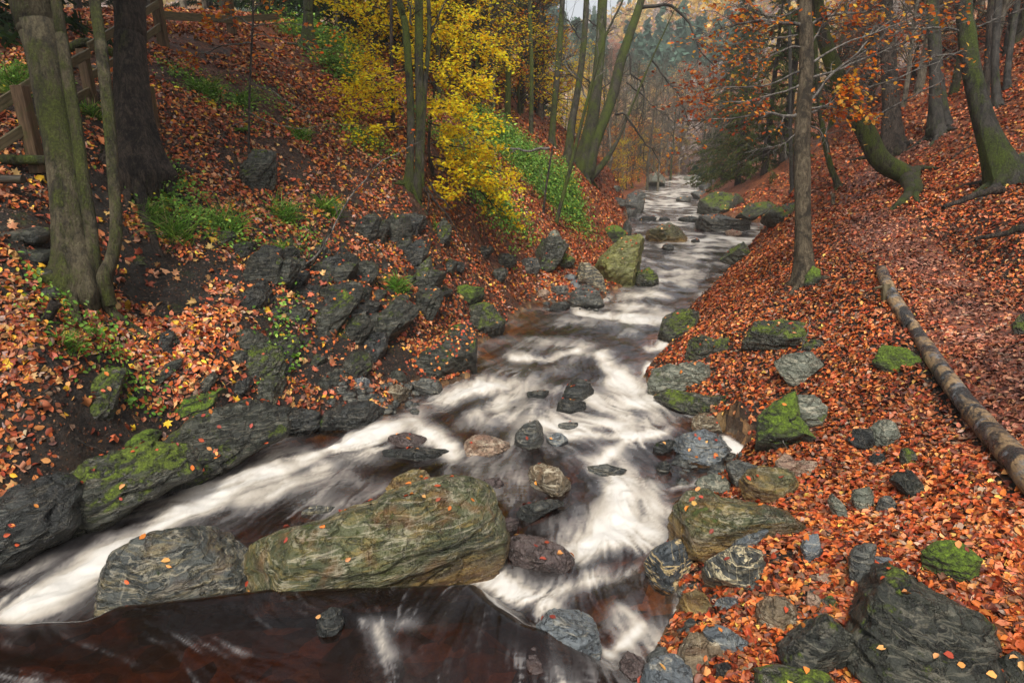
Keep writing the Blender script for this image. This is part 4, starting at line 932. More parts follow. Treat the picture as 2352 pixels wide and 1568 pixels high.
rock('dark', 'short wet outcrop between the chute wall and the glossy black outcrop', poly=[(620, 1010), (635, 955), (680, 935), (730, 945), (735, 985), (680, 1005)], deep=0.4, tilt=24, rough=1.3)
rock('mossy', 'flat stone with one yellow maple leaf beside the clump of trunks', poly=[(270, 618), (285, 594), (320, 588), (345, 602), (330, 622), (295, 630)], deep=0.7)
rock('mossy', 'low mossy stone under the long grass of the left bank', poly=[(475, 560), (490, 535), (530, 530), (545, 548), (520, 570), (490, 575)])
rock('moss', 'green moss pad on the right foot of the lone tan trunk', poly=[(1846, 655), (1852, 632), (1866, 612), (1882, 620), (1884, 640), (1868, 656)], shape='round', cuts=1, name='moss_cushion', cat='moss cushion', t=10.75)
# jagged blocks of the left bank crag
rc = np.random.default_rng(404)
nb = 0
for (x0, y0, x1, y1), m in (((540, 580, 860, 900), 44), ((820, 500, 1010, 720), 14), ((300, 780, 640, 960), 20), ((40, 880, 300, 1060), 8), ((1000, 560, 1260, 700), 7)):
    for _ in range(m):
        cx_, cy_ = rc.uniform(x0, x1), rc.uniform(y0, y1); w_ = rc.uniform(30, 98); h_ = w_ * rc.uniform(.7, 1.4)
        rock('crag' if rc.random() < .75 else 'dark', 'small jagged dark slate block jutting out of the left bank crag', box=(cx_ - w_ / 2, cy_ - h_ / 2, cx_ + w_ / 2, cy_ + h_ / 2), tilt=rc.uniform(40, 62), shape='slab', cuts=14, seed=int(rc.integers(1e6)), group='jagged slate blocks of the left bank crag', deep=0.45, sink=0.03, name='rock_slab')
# ------------------------------------------------------------------ tubes, twigs, leaves
def tubes(P, Rd, sides=5, cap=True):
    """P (K,n,3), Rd (K,n) -> vertices, quads"""
    P = np.asarray(P, float); Rd = np.asarray(Rd, float)
    K, n, _ = P.shape
    T = np.gradient(P, axis=1); T /= np.linalg.norm(T, axis=2, keepdims=True) + 1e-9
    ref = np.where(np.abs(T[:, :1, 2:3]) > 0.8, np.array([1.0, 0.1, 0]), np.array([0, 0.1, 1.0]))
    ref = np.broadcast_to(ref, T.shape)
    U = np.cross(ref, T); U /= np.linalg.norm(U, axis=2, keepdims=True) + 1e-9
    W = np.cross(T, U)
    a = np.arange(sides) / sides * 2 * math.pi
    V = P[:, :, None, :] + Rd[:, :, None, None] * (np.cos(a)[None, None, :, None] * U[:, :, None, :] + np.sin(a)[None, None, :, None] * W[:, :, None, :])
    k = np.arange(K)[:, None, None] * n * sides; i = np.arange(n - 1)[None, :, None] * sides; j = np.arange(sides)[None, None, :]; j2 = (j + 1) % sides
    F = np.stack([k + i + j, k + i + j2, k + i + sides + j2, k + i + sides + j], -1).reshape(-1, 4)
    return V.reshape(-1, 3), F

class MeshBag:
    def __init__(self): self.V = []; self.F = []; self.C = []; self.n = 0
    def add(self, V, F, C=None):
        if len(V) == 0: return
        self.V.append(V); self.F.append(np.asarray(F) + self.n); self.n += len(V)
        if C is not None: self.C.append(C)
    def build(self, name, mat, parent=None, attr='tint', **kw):
        if not self.V: return None
        at_ = {attr: np.concatenate(self.C)} if self.C else None
        ks = {}
        for f in self.F: ks.setdefault(f.shape[1], []).append(f)
        return mesh_np(name, np.concatenate(self.V), [np.concatenate(v) for v in ks.values()], mat, parent, at_, **kw)

LEAF6 = np.array([(0, -.5, 0), (-.30, -.12, .07), (-.25, .24, .06), (0, .5, -.04), (.25, .24, .06), (.30, -.12, .07)])
LEAF6F = np.array([[0, 1, 2, 3], [0, 3, 4, 5]])
_ma = np.array([-90, -62, -40, -8, 12, 40, 62, 90, 118, 140, 168, 188, 220, 242]); _mr = np.array([.18, .42, .30, .55, .26, .52, .30, .60, .30, .52, .26, .55, .30, .42])
MAPLE = np.stack([_mr * np.cos(np.radians(_ma)), _mr * np.sin(np.radians(_ma)), .05 * np.sin(_ma * 3.1)], -1)

def frame_from(n, head):
    n = n / (np.linalg.norm(n, axis=1, keepdims=True) + 1e-9)
    y = head - (head * n).sum(1, keepdims=True) * n
    y /= np.linalg.norm(y, axis=1, keepdims=True) + 1e-9
    x = np.cross(y, n)
    return x, y, n

def leaves(pos, nrm, head, size, col, shape='oval', curl=None):
    x, y, z = frame_from(nrm, head)
    if shape == 'oval': tpl, tf = LEAF6, LEAF6F
    elif shape == 'needle': tpl, tf = np.array([(-.09, -.5, 0), (.09, -.5, 0), (.05, .5, -.08), (-.05, .5, -.08)]), np.array([[0, 1, 2, 3]])
    elif shape == 'maple': tpl, tf = MAPLE, np.array([[0, 1, 2, 13], [2, 3, 4, 13], [4, 5, 6, 13], [6, 7, 8, 13], [8, 9, 10, 13], [10, 11, 12, 13]])
    elif shape == 'quad': tpl, tf = np.array([(0, -.5, 0), (.34, 0, .05), (0, .5, 0), (-.34, 0, .05)]), np.array([[0, 1, 2, 3]])
    s = np.asarray(size)[:, None, None]
    t = np.broadcast_to(tpl, (len(pos),) + tpl.shape).copy()
    if curl is not None: t[:, :, 2] *= np.asarray(curl)[:, None]
    V = pos[:, None, :] + s * (t[:, :, :1] * x[:, None, :] + t[:, :, 1:2] * y[:, None, :] + t[:, :, 2:] * z[:, None, :])
    F = (np.arange(len(pos))[:, None, None] * len(tpl) + tf[None]).reshape(-1, tf.shape[1])
    C = np.repeat(col, len(tpl), 0)
    return V.reshape(-1, 3), F, C

def pick(pal, n, r, wts=None, jit=0.22):
    pal = np.array(pal, float)
    if wts is not None: wts = np.array(wts, float) / sum(wts)
    c = pal[r.choice(len(pal), n, p=wts)]
    c = c * np.exp(r.normal(0, jit, (n, 1))) * np.exp(r.normal(0, 0.07, (n, 3)))
    return np.clip(c, 0.004, 0.9)

YELLOW = [(0.90, 0.62, 0.012), (0.93, 0.72, 0.03), (0.82, 0.48, 0.012), (0.62, 0.52, 0.03), (0.74, 0.34, 0.012)]
ORANGE = [(0.70, 0.20, 0.018), (0.56, 0.12, 0.015), (0.76, 0.32, 0.03), (0.34, 0.07, 0.015), (0.62, 0.38, 0.06)]
RUST = [(0.40, 0.09, 0.02), (0.30, 0.06, 0.018), (0.52, 0.16, 0.03), (0.24, 0.05, 0.02), (0.45, 0.2, 0.06)]
GREEN = [(0.06, 0.13, 0.015), (0.10, 0.19, 0.025), (0.16, 0.25, 0.03), (0.04, 0.09, 0.015)]
SPRUCE = [(0.012, 0.03, 0.012), (0.02, 0.045, 0.016), (0.03, 0.06, 0.02), (0.045, 0.075, 0.02)]

def catmull(pts, n):
    pts = np.asarray(pts, float)
    q = np.concatenate([2 * pts[:1] - pts[1:2], pts, 2 * pts[-1:] - pts[-2:-1]])
    u = np.linspace(0, len(pts) - 1 - 1e-6, n); i = u.astype(int); f = (u - i)[:, None]
    p0, p1, p2, p3 = q[i], q[i + 1], q[i + 2], q[i + 3]
    return 0.5 * (2 * p1 + (p2 - p0) * f + (2 * p0 - 5 * p1 + 4 * p2 - p3) * f ** 2 + (3 * p1 - p0 - 3 * p2 + p3) * f ** 3)

def grow(start, dirs, lens, r0, n=6, bend=0.25, up=0.0, r=rng):
    K = len(start)
    P = np.zeros((K, n, 3)); P[:, 0] = start
    d = dirs / (np.linalg.norm(dirs, axis=1, keepdims=True) + 1e-9)
    for i in range(1, n):
        d = d + r.normal(0, bend, (K, 3)); d[:, 2] += up
        d /= np.linalg.norm(d, axis=1, keepdims=True) + 1e-9
        P[:, i] = P[:, i - 1] + d * (lens / (n - 1))[:, None]
    return P, r0[:, None] * np.linspace(1, 0.25, n)[None]

def spawn(P, Rd, m, spread=0.9, lo=0.25, flat=0.0, r=rng):
    """m child starting points on each parent: positions, directions, parent radius there"""
    K, n, _ = P.shape
    u = r.uniform(lo, 0.98, (K, m)) * (n - 1); i = np.minimum(u.astype(int), n - 2); f = (u - i)[..., None]
    k = np.arange(K)[:, None]
    pos = P[k, i] * (1 - f) + P[k, i + 1] * f
    tan = P[k, i + 1] - P[k, i]; tan /= np.linalg.norm(tan, axis=-1, keepdims=True) + 1e-9
    side = r.normal(0, 1, (K, m, 3)); side[..., 2] *= (1 - flat)
    side -= (side * tan).sum(-1, keepdims=True) * tan; side /= np.linalg.norm(side, axis=-1, keepdims=True) + 1e-9
    d = tan + side * spread
    return pos.reshape(-1, 3), d.reshape(-1, 3), (Rd[k, i]).reshape(-1)

def twiggy(bag, P, Rd, m1=8, m2=4, L1=0.8, L2=0.35, bend=0.22, flat=0.4, minr=0.0016, r=rng, up=0.0, sides=4, m3=0):
    """twigs on limbs; returns end points and directions for leaves"""
    s, d, pr = spawn(P, Rd, m1, 0.9, 0.15, flat, r)
    P1, R1 = grow(s, d, L1 * r.uniform(0.45, 1.1, len(s)), np.maximum(minr * 1.6, np.minimum(pr * 0.55, 0.016)), 6, bend, up, r)
    bag.add(*tubes(P1, np.maximum(R1, minr), sides))
    s, d, pr = spawn(P1, R1, m2, 0.8, 0.2, flat, r)
    P2, R2 = grow(s, d, L2 * r.uniform(0.4, 1.2, len(s)), np.maximum(minr, pr * 0.6), 5, bend, up, r)
    bag.add(*tubes(P2, np.maximum(R2, minr * 0.8), 3))
    if m3:
        s, d, pr = spawn(P2, R2, m3, 0.8, 0.2, flat, r)
        P3, R3 = grow(s, d, L2 * 0.55 * r.uniform(0.4, 1.2, len(s)), np.maximum(minr, pr * 0.6), 4, bend, up, r)
        bag.add(*tubes(P3, np.maximum(R3, minr * 0.8), 3))
        return P1, P2, P3
    return P1, P2

def leaf_on(bag, P, per, size, pal, r=rng, flat=0.8, jitter=0.04, wts=None, prob=1.0, shape='oval'):
    K, n, _ = P.shape
    m = r.random(K) < prob; P = P[m]; K = len(P)
    if not K: return
    u = r.uniform(0.1, 1, (K, per)) * (n - 1); i = np.minimum(u.astype(int), n - 2); f = (u - i)[..., None]; k = np.arange(K)[:, None]
    pos = (P[k, i] * (1 - f) + P[k, i + 1] * f).reshape(-1, 3) + r.normal(0, jitter, (K * per, 3))
    tan = (P[k, i + 1] - P[k, i]).reshape(-1, 3)
    nr = np.array([0, 0, 1.0]) * flat + r.normal(0, 0.45, (len(pos), 3)); nr[:, 1] -= 0.25
    hd = tan / (np.linalg.norm(tan, axis=1, keepdims=True) + 1e-9) + r.normal(0, 0.6, (len(pos), 3)); hd[:, 2] -= 0.25
    bag.add(*leaves(pos, nr, hd, size * r.uniform(0.7, 1.25, len(pos)), pick(pal, len(pos), r, wts), shape))

# ------------------------------------------------------------------ trunks traced in place
def trunk_mesh(pts, t, mat, parent, name='trunk', above=6.0, roots=5, flare=1.5, dt=0.0, sides=20, bump=0.06, sink=0.25, seed=1, taper_top=0.35, smooth_n=36, t_list=None):
    """pts: (x, y, width) in the drawing, from the foot upwards, all at distance t (dt = lean in depth)"""
    r = np.random.default_rng(seed)
    q = np.array(pts, float)
    tt = np.asarray(t_list, float) if t_list is not None else t + dt * np.linspace(0, 1, len(q))
    C = at(q[:, 0], q[:, 1], tt); rad = q[:, 2] / 2 / FPX * tt
    if above > 0:
        d = C[-1] - C[-2]; d /= np.linalg.norm(d); d[2] = abs(d[2]); d = d + np.array([0, 0, 0.25]); d /= np.linalg.norm(d)
        C = np.concatenate([C, [C[-1] + d * above * 0.5, C[-1] + d * above + np.array([r.normal(0, .3), r.normal(0, .3), 0])]])
        rad = np.concatenate([rad, [rad[-1] * (1 + taper_top) / 2, rad[-1] * taper_top]])
    if sink:
        g0 = C[0] + np.array([0, 0, -sink]); C = np.concatenate([[g0], C]); rad = np.concatenate([[rad[0]], rad])
    P = catmull(C, smooth_n); Rd = np.interp(np.linspace(0, 1, smooth_n), np.linspace(0, 1, len(rad)), rad)
    base = C[1] if sink else C[0]
    hgt = np.linalg.norm(P - base, axis=1)
    r0 = rad[0]
    Rf = Rd * (1 + (flare - 1) * np.exp(-hgt / (1.6 * r0)))
    V, F = tubes(P[None], Rf[None], sides)
    ctr = np.repeat(P, sides, 0); out = V - ctr; rl = np.linalg.norm(out, axis=1, keepdims=True); un = out / (rl + 1e-9)
    az = np.arctan2(un[:, 1], un[:, 0])
    hh = np.repeat(hgt, sides)
    lob = 1 + 0.16 * np.exp(-hh / (3 * r0)) * np.cos(az * roots + seed) + bump * fbm(V * (0.35 / r0) + seed * 7, 3) + bump * 0.5 * fbm(V * (1.6 / r0), 3)
    V = ctr + out * lob[:, None]
    bag = MeshBag(); bag.add(V, F)
    # surface roots
    for k in range(roots):
        a = k / roots * 2 * math.pi + r.uniform(-0.4, 0.4)
        L = r0 * r.uniform(2.2, 4.5)
        n = 8; s = np.linspace(0, 1, n)
        x = base[0] + np.cos(a + s * r.uniform(-.5, .5)) * (r0 * 0.5 + s * L); y = base[1] + np.sin(a + s * r.uniform(-.5, .5)) * (r0 * 0.5 + s * L)
        g = ground(x, y)
        z = np.minimum(base[2] + r0 * 0.8, g + r0 * 0.22 * (1 - s)) * np.minimum(1, s * 4) + (base[2] + r0 * 0.7) * (1 - np.minimum(1, s * 4))
        z = z - s ** 3 * r0 * 0.4
        bag.add(*tubes(np.stack([x, y, z], -1)[None], (r0 * 0.34 * (1 - 0.75 * s))[None], 8))
    return bag.build(name, BARK[mat], parent), P, Rd

def limb_px(pts, w0, t, dt=0.0, w1=None, n=14):
    q = np.array(pts, float)
    C = at(q[:, 0], q[:, 1], t + dt * np.linspace(0, 1, len(q)))
    P = catmull(C, n)
    Rd = np.linspace(w0, w1 if w1 is not None else w0 * 0.25, n) / 2 / FPX * t
    P = P + np.cumsum(rng.normal(0, 0.012, P.shape), 0) * (t / 10)
    return P, Rd

def traced_tree(label, stems, t, mat, name='tree', cat='tree', limbs=(), lim_mat='twig', tw=(8, 4, 0.8, 0.35), leaf=None, seed=1, above=6.0, group=None, crown=None, dt=0.0, roots=5, flare=1.5, xroots=(), sink=0.3):
    p0 = stems[0][0]
    ts = float(np.clip(surface_t(p0[0], p0[1] - 2), t * 0.8, t * 1.3))
    base = at(p0[0], p0[1], ts)
    e = empty(name, base, label, cat, group)
    r = np.random.default_rng(seed)
    tops = []
    for k, st in enumerate(stems):
        _, P, Rd = trunk_mesh(st, ts, mat, e, above=above, seed=seed + k, dt=dt, roots=roots if k == 0 else 0, flare=flare if k == 0 else 1.15, sink=sink)
        tops.append((P, Rd))
    for xr in xroots:
        pr_ = np.array(xr, float); tq = ts * np.ones(len(pr_))
        for i_ in range(1, len(pr_)): tq[i_] = np.clip(surface_t(pr_[i_, 0], pr_[i_, 1]), ts * 0.7, ts * 1.12) * 0.99
        C = at(pr_[:, 0], pr_[:, 1], tq); Pq = catmull(C, 14); Rq = np.interp(np.linspace(0, 1, 14), np.linspace(0, 1, len(pr_)), pr_[:, 2]) / 2 / FPX * ts
        V, F = tubes(Pq[None], Rq[None], 12); cc_ = np.repeat(Pq, 12, 0); V = cc_ + (V - cc_) * (1 + 0.15 * fbm(V * 3, 3))[:, None]
        bq = MeshBag(); bq.add(V, F); bq.build('root', BARK[mat], e)
    if limbs:
        lf = MeshBag()
        for L in limbs:
            bag = MeshBag()
            P, Rd = limb_px(L['p'], L.get('w', 6), L.get('t', ts), L.get('dt', 0.0))
            bag.add(*tubes(P[None], Rd[None], 6))
            a = L.get('tw', tw)
            tws = twiggy(bag, P[None], Rd[None], a[0], a[1], a[2], a[3], r=r, m3=L.get('m3', 0), flat=0.55)
            lv = L.get('leaf', leaf)
            if lv:
                for Q in tws[1:]:
                    leaf_on(lf, Q, lv[0], lv[1], lv[2], r, prob=lv[3] if len(lv) > 3 else 1.0)
            bag.build('branch', BARK[lim_mat], e)
        lf.build('foliage', LEAF_HANG, e)
    if crown:
        # the part of the crown that stands above the picture: leafy limbs added to shade what lies below
        cb = MeshBag(); cl = MeshBag()
        for P, Rd in tops:
            n0 = int(len(P) * 0.8)
            s, d, pr = spawn(P[None, n0:], Rd[None, n0:], crown[0], 1.2, 0.0, 0.3, r); d[:, 2] = np.abs(d[:, 2]) + 0.35
            P1, R1 = grow(s, d, crown[1] * r.uniform(0.6, 1.1, len(s)), np.maximum(pr * 0.5, 0.02), 7, 0.18, 0.04, r)
            cb.add(*tubes(P1, R1, 5))
            s, d, pr = spawn(P1, R1, 7, 0.9, 0.25, 0.3, r)
            P2, R2 = grow(s, d, crown[1] * 0.4 * r.uniform(0.6, 1.1, len(s)), np.maximum(pr * 0.5, 0.008), 5, 0.2, 0.02, r)
            cb.add(*tubes(P2, R2, 3))
            leaf_on(cl, P2, crown[3], crown[2], crown[4], r, jitter=0.22, shape='oval')
        cb.build('crown_branch', BARK[mat], e)
        cl.build('crown', LEAF_HANG, e)
    return e

# near left: clump of three mossy stems, and the big dark trunk
traced_tree('clump of three mossy olive trunks rising from one swollen base at the near left', [
    [(172, 668, 92), (172, 610, 78), (160, 520, 66), (150, 420, 66), (136, 330, 66), (118, 230, 68), (104, 130, 76), (84, 50, 84), (70, 0, 88)],
    [(214, 585, 30), (208, 520, 28), (192, 420, 27), (176, 300, 26), (156, 180, 26), (142, 90, 26), (128, 0, 24)],
    [(240, 640, 30), (258, 590, 28), (267, 520, 26), (260, 400, 24), (246, 230, 26), (232, 110, 26), (217, 0, 24)]], 7.35, 'olive', seed=3, above=9, crown=(16, 5.0, 0.34, 8, [(0.10, 0.12, 0.02), (0.25, 0.2, 0.03)]), roots=6, flare=1.45)
traced_tree('massive straight dark trunk with furrowed bark behind the mossy clump', [[(316, 405, 100), (312, 340, 88), (304, 235, 74), (299, 100, 66), (297, 0, 65)]], 9.9, 'rough', seed=5, above=11, crown=(26, 5.5, 0.40, 10, [(0.06, 0.09, 0.015), (0.2, 0.16, 0.03)]), roots=7, flare=1.6)
traced_tree('three slender dark stems from one curved foot on the crag above the stream', [
    [(938, 428, 26), (940, 400, 20), (944, 300, 18), (940, 180, 17), (934, 90, 17), (928, 45, 16), (917, 0, 15)],
    [(958, 425, 24), (962, 385, 20), (965, 270, 20), (962, 130, 20), (962, 0, 19)],
    [(968, 400, 13), (970, 330, 12), (976, 210, 11), (985, 95, 10), (986, 40, 10), (984, 0, 9)]], 14.4, 'mossy', seed=9, above=8, limbs=[dict(p=[(988, 95), (1004, 60), (1024, 15), (1034, -20)], w=7), dict(p=[(945, 60), (940, 20), (930, -20)], w=6)], lim_mat='dtwig', tw=(5, 3, 0.7, 0.3), crown=(3, 1.8, 0.12, 5, YELLOW[:3]), roots=6, flare=1.3)
_limb = lambda p, **k: dict(p=p, **k)
OL = (2, 0.085, ORANGE, 0.3)
traced_tree('straight tan trunk standing alone in orange leaves beside the path', [[(1850, 655, 50), (1848, 620, 42), (1845, 527, 34), (1843, 400, 36), (1843, 300, 36), (1852, 168, 32), (1851, 67, 31), (1848, 0, 30)]], 11.0, 'tan', seed=12, above=7, roots=5, flare=1.45, limbs=[
    _limb([(1838, 56), (1800, 54), (1760, 48), (1720, 56), (1670, 62), (1630, 72), (1590, 84)], w=9, leaf=(3, 0.075, ORANGE, 0.5)),
    _limb([(1838, 110), (1790, 120), (1740, 140), (1690, 145)], w=5, leaf=(3, 0.075, ORANGE, 0.5)),
    _limb([(1838, 165), (1790, 190), (1720, 205), (1640, 210), (1560, 222)], w=6, leaf=(4, 0.075, RUST, 0.8)),
    _limb([(1838, 195), (1800, 215), (1740, 232), (1680, 240), (1620, 250)], w=6, leaf=(4, 0.075, RUST, 0.8)),
    _limb([(1834, 262), (1806, 268), (1780, 262), (1720, 270), (1640, 274), (1570, 285)], w=9, leaf=(3, 0.075, ORANGE, 0.4)),
    _limb([(1836, 20), (1780, 40), (1720, 30), (1660, 10)], w=5, leaf=(3, 0.08, ORANGE, 0.7)),
    _limb([(1836, 80), (1790, 85), (1720, 96), (1650, 110)], w=4, leaf=(3, 0.07, ORANGE, 0.7)),
    _limb([(1834, 300), (1800, 330), (1760, 340), (1700, 350)], w=4, leaf=None),
    _limb([(1862, 60), (1890, 40), (1930, 30), (1990, 22), (2050, 10)], w=7, leaf=(3, 0.085, ORANGE, 0.6)),
    _limb([(1862, 110), (1890, 70), (1930, 48), (1980, 40)], w=5, leaf=(3, 0.085, ORANGE, 0.7)),
    _limb([(1862, 230), (1900, 180), (1960, 130), (2020, 70), (2080, 30)], w=7, leaf=OL),
    _limb([(1862, 260), (1930, 225), (2020, 190), (2120, 150), (2210, 105)], w=6, leaf=(2, 0.075, ORANGE, 0.45)),
    _limb([(1860, 180), (1930, 160), (2020, 120), (2120, 80), (2220, 50)], w=6, leaf=OL),
    _limb([(1860, 245), (1900, 238), (1950, 235), (2000, 215)], w=5, leaf=(5, 0.085, ORANGE, 1.0)),
    _limb([(1858, 285), (1890, 305), (1905, 300), (1925, 250)], w=4, leaf=(1, 0.08, ORANGE, 0.2)),
    _limb([(1862, 150), (1940, 110), (2060, 70), (2190, 20)], w=6, leaf=OL)], tw=(14, 6, 0.75, 0.36), crown=(8, 3.0, 0.2, 6, ORANGE[:3]))
traced_tree('tree with a strongly bowed mossy trunk whose foot kicks out across the path edge', [[(2098, 412, 44), (2073, 398, 47), (2022, 368, 45), (1988, 302, 43), (1948, 228, 38), (1918, 161, 35), (1894, 94, 31), (1884, 34, 27), (1877, 0, 25)]], 15.0, 'mossy', seed=15, above=6, roots=0, flare=1.05, xroots=[[(2085, 405, 40), (2108, 392, 26), (2135, 388, 12), (2160, 386, 4)], [(2085, 410, 40), (2092, 440, 26), (2074, 462, 18), (2044, 484, 6)], [(2092, 410, 36), (2108, 432, 20), (2104, 455, 10), (2112, 466, 4)]], limbs=[_limb([(1990, 290), (2060, 240), (2140, 200), (2230, 150)], w=6, leaf=(2, 0.08, RUST, 0.4)), _limb([(1930, 185), (1990, 120), (2070, 60), (2160, 20)], w=6, leaf=(2, 0.08, RUST, 0.4)), _limb([(1900, 100), (1960, 50), (2030, 0)], w=5)], crown=(12, 4.0, 0.28, 8, ORANGE[:3]))
traced_tree('smooth grey leaning beech with a moss-green side and spreading roots at the far right', [[(2318, 425, 78), (2298, 380, 60), (2274, 319, 47), (2257, 269, 43), (2240, 202, 40), (2227, 134, 38), (2220, 67, 37), (2213, 0, 33)]], 11.4, 'beech', seed=18, above=7, roots=7, flare=1.4, limbs=[_limb([(2222, 80), (2160, 60), (2080, 62), (2000, 70)], w=6, leaf=(2, 0.08, RUST, 0.4)), _limb([(2225, 110), (2150, 130), (2070, 160), (1990, 175)], w=5, leaf=(2, 0.08, RUST, 0.35)), _limb([(2240, 60), (2290, 40), (2352, 10)], w=5)], crown=(16, 4.5, 0.32, 8, ORANGE[:3]))
traced_tree('dark upright trunk beyond the bowed tree', [[(2055, 350, 50), (2049, 330, 44), (2046, 235, 35), (2039, 101, 32), (2034, 0, 30)]], 20.5, 'rough', seed=21, above=8, limbs=[_limb([(2045, 150), (2000, 130), (1950, 120), (1900, 125)], w=5), _limb([(2044, 90), (1990, 60), (1930, 70), (1880, 60)], w=5, leaf=(2, 0.1, RUST, .4)), _limb([(2050, 200), (2000, 190), (1940, 200)], w=4), _limb([(2048, 120), (2100, 90), (2170, 80), (2230, 60)], w=5, leaf=(2, 0.1, RUST, .4))], lim_mat='dtwig', crown=(14, 4.2, 0.36, 8, RUST))
traced_tree('pair of grey trunks with a ferny mossy foot beside the path higher up', [[(2158, 312, 38), (2150, 295, 30), (2148, 202, 24), (2145, 101, 24), (2141, 0, 24)], [(2178, 300, 24), (2168, 250, 18), (2160, 180, 16), (2154, 90, 14), (2150, 0, 13)]], 21.5, 'beech', seed=24, above=8, crown=(6, 3.0, 0.3, 5, RUST))
traced_tree('thin brown trunk on the upper right slope, left of a trio', [[(2262, 232, 18), (2264, 200, 16), (2272, 100, 15), (2277, 0, 14)]], 18, 'rough', seed=26, above=7, roots=4)
traced_tree('grey-green trunk in the middle of the upper right trio', [[(2290, 248, 20), (2287, 200, 17), (2286, 120, 16), (2294, 0, 15)]], 17.2, 'beech', seed=28, above=7, roots=4)
traced_tree('slim curved grey trunk at the right of the upper right trio', [[(2313, 206, 16), (2314, 170, 14), (2322, 101, 13), (2338, 0, 13)]], 18.5, 'beech', seed=30, above=7, roots=4)
traced_tree('thin mossy trunk leaning left between the lone tan trunk and the bowed tree', [[(1926, 436, 16), (1922, 420, 13), (1904, 370, 13), (1886, 270, 12), (1876, 168, 11), (1872, 90, 10), (1870, 0, 9)]], 16, 'mossy', seed=33, above=5, roots=3)
traced_tree('thin grey trunk just left of the lone tan trunk', [[(1820, 445, 10), (1818, 400, 9), (1815, 269, 8), (1815, 150, 8), (1812, 0, 7)]], 22, 'beech', seed=35, above=6, roots=3)
# middle: the leaning mossy group over the stream
traced_tree('great mossy tree with two thick trunks leaning over the stream at the bend', [
    [(1335, 392, 46), (1340, 360, 34), (1352, 310, 30), (1364, 252, 28), (1378, 118, 23), (1384, 0, 22)],
    [(1352, 392, 36), (1362, 345, 26), (1378, 300, 24), (1408, 218, 24), (1425, 144, 23), (1445, 84, 20), (1473, 0, 17)],
    [(1350, 418, 18), (1372, 392, 16), (1394, 364, 13), (1412, 335, 9), (1425, 310, 6)]], 26, 'mossy', seed=40, above=7, roots=5, flare=1.25, limbs=[
    _limb([(1408, 262), (1428, 262), (1445, 282), (1470, 318), (1496, 345), (1520, 388)], w=7, tw=(15, 6, 1.5, 0.6)),
    _limb([(1470, 18), (1500, 14), (1532, 13), (1560, 35), (1579, 57), (1590, 85), (1605, 120), (1640, 155)], w=9, tw=(20, 7, 1.8, 0.8)),
    _limb([(1432, 140), (1448, 128), (1452, 170), (1480, 190), (1486, 230), (1470, 290)], w=6, tw=(16, 6, 1.4, 0.6)),
    _limb([(1362, 220), (1390, 200), (1420, 190), (1448, 165)], w=4, tw=(8, 4, 1.2, 0.5)),
    _limb([(1368, 200), (1345, 180), (1310, 150), (1296, 90)], w=4, tw=(10, 5, 1.4, 0.6)),
    _limb([(1376, 120), (1400, 70), (1430, 20)], w=5, tw=(15, 6, 1.5, 0.6)),
    _limb([(1500, 140), (1530, 180), (1560, 215), (1580, 260), (1598, 290)], w=5, tw=(16, 6, 1.5, 0.7)),
    _limb([(1440, 190), (1500, 240), (1550, 280)], w=4, tw=(8, 4, 1.2, 0.6)),
    _limb([(1380, 60), (1350, 40), (1320, 60)], w=4, tw=(15, 6, 1.5, 0.6))], lim_mat='dtwig')
traced_tree('bright mossy slanting trunk left of the great leaning tree', [[(1300, 375, 22), (1306, 350, 18), (1314, 279, 18), (1327, 208, 15), (1341, 101, 14), (1347, 0, 13)]], 31, 'mossy', seed=44, above=6, roots=4, limbs=[_limb([(1330, 200), (1310, 170), (1290, 160)], w=4, tw=(13, 5, 1.4, 0.6)), _limb([(1340, 100), (1310, 60), (1290, 30)], w=4, tw=(13, 5, 1.4, 0.6))], lim_mat='dtwig')
traced_tree('straight grey-green trunk on the crest of the green bank', [[(1266, 338, 18), (1268, 310, 15), (1273, 245, 14), (1283, 141, 14), (1292, 0, 12)]], 31.5, 'mossy', seed=46, above=7, roots=4, limbs=[_limb([(1280, 160), (1300, 130), (1320, 125)], w=3, tw=(13, 5, 1.4, 0.6)), _limb([(1275, 230), (1250, 200), (1230, 195)], w=3, tw=(13, 5, 1.4, 0.6))], lim_mat='dtwig')
traced_tree('thin straight mossy trunk left on the crest of the green bank', [[(1219, 310, 12), (1220, 280, 10), (1221, 151, 9), (1216, 0, 9)]], 30, 'mossy', seed=48, above=6, roots=3)
traced_tree('slim trunk just right of the yellow beech on the woodland edge', [[(1165, 280, 16), (1166, 250, 14), (1168, 120, 12), (1166, 0, 11)]], 30, 'mossy', seed=49, above=6, roots=3)
traced_tree('long crooked mossy sapling stem leaning right across the green bank', [[(1276, 520, 10), (1288, 470, 9), (1310, 386, 9), (1331, 302, 8), (1357, 202, 7), (1391, 84, 5), (1428, 7, 4)]], 22.5, 'mossy', name='sapling', cat='sapling', seed=50, above=1, roots=0, flare=1.1, limbs=[_limb([(1350, 225), (1330, 170), (1305, 140), (1315, 95)], w=4, tw=(8, 4, 0.9, 0.4)), _limb([(1360, 190), (1400, 150), (1440, 140)], w=3, tw=(8, 4, 0.9, 0.4)), _limb([(1372, 150), (1380, 80), (1390, 40)], w=3, tw=(8, 4, 0.9, 0.4))], lim_mat='twig')
traced_tree('short leafless sapling standing in the green bank plants', [[(1247, 498, 6), (1256, 420, 5), (1267, 353, 4), (1270, 338, 3)]], 21, 'rough', name='sapling', cat='sapling', seed=52, above=0.3, roots=0, flare=1.1, limbs=[_limb([(1250, 450), (1240, 410), (1232, 385)], w=2, tw=(4, 3, 0.5, 0.2))])
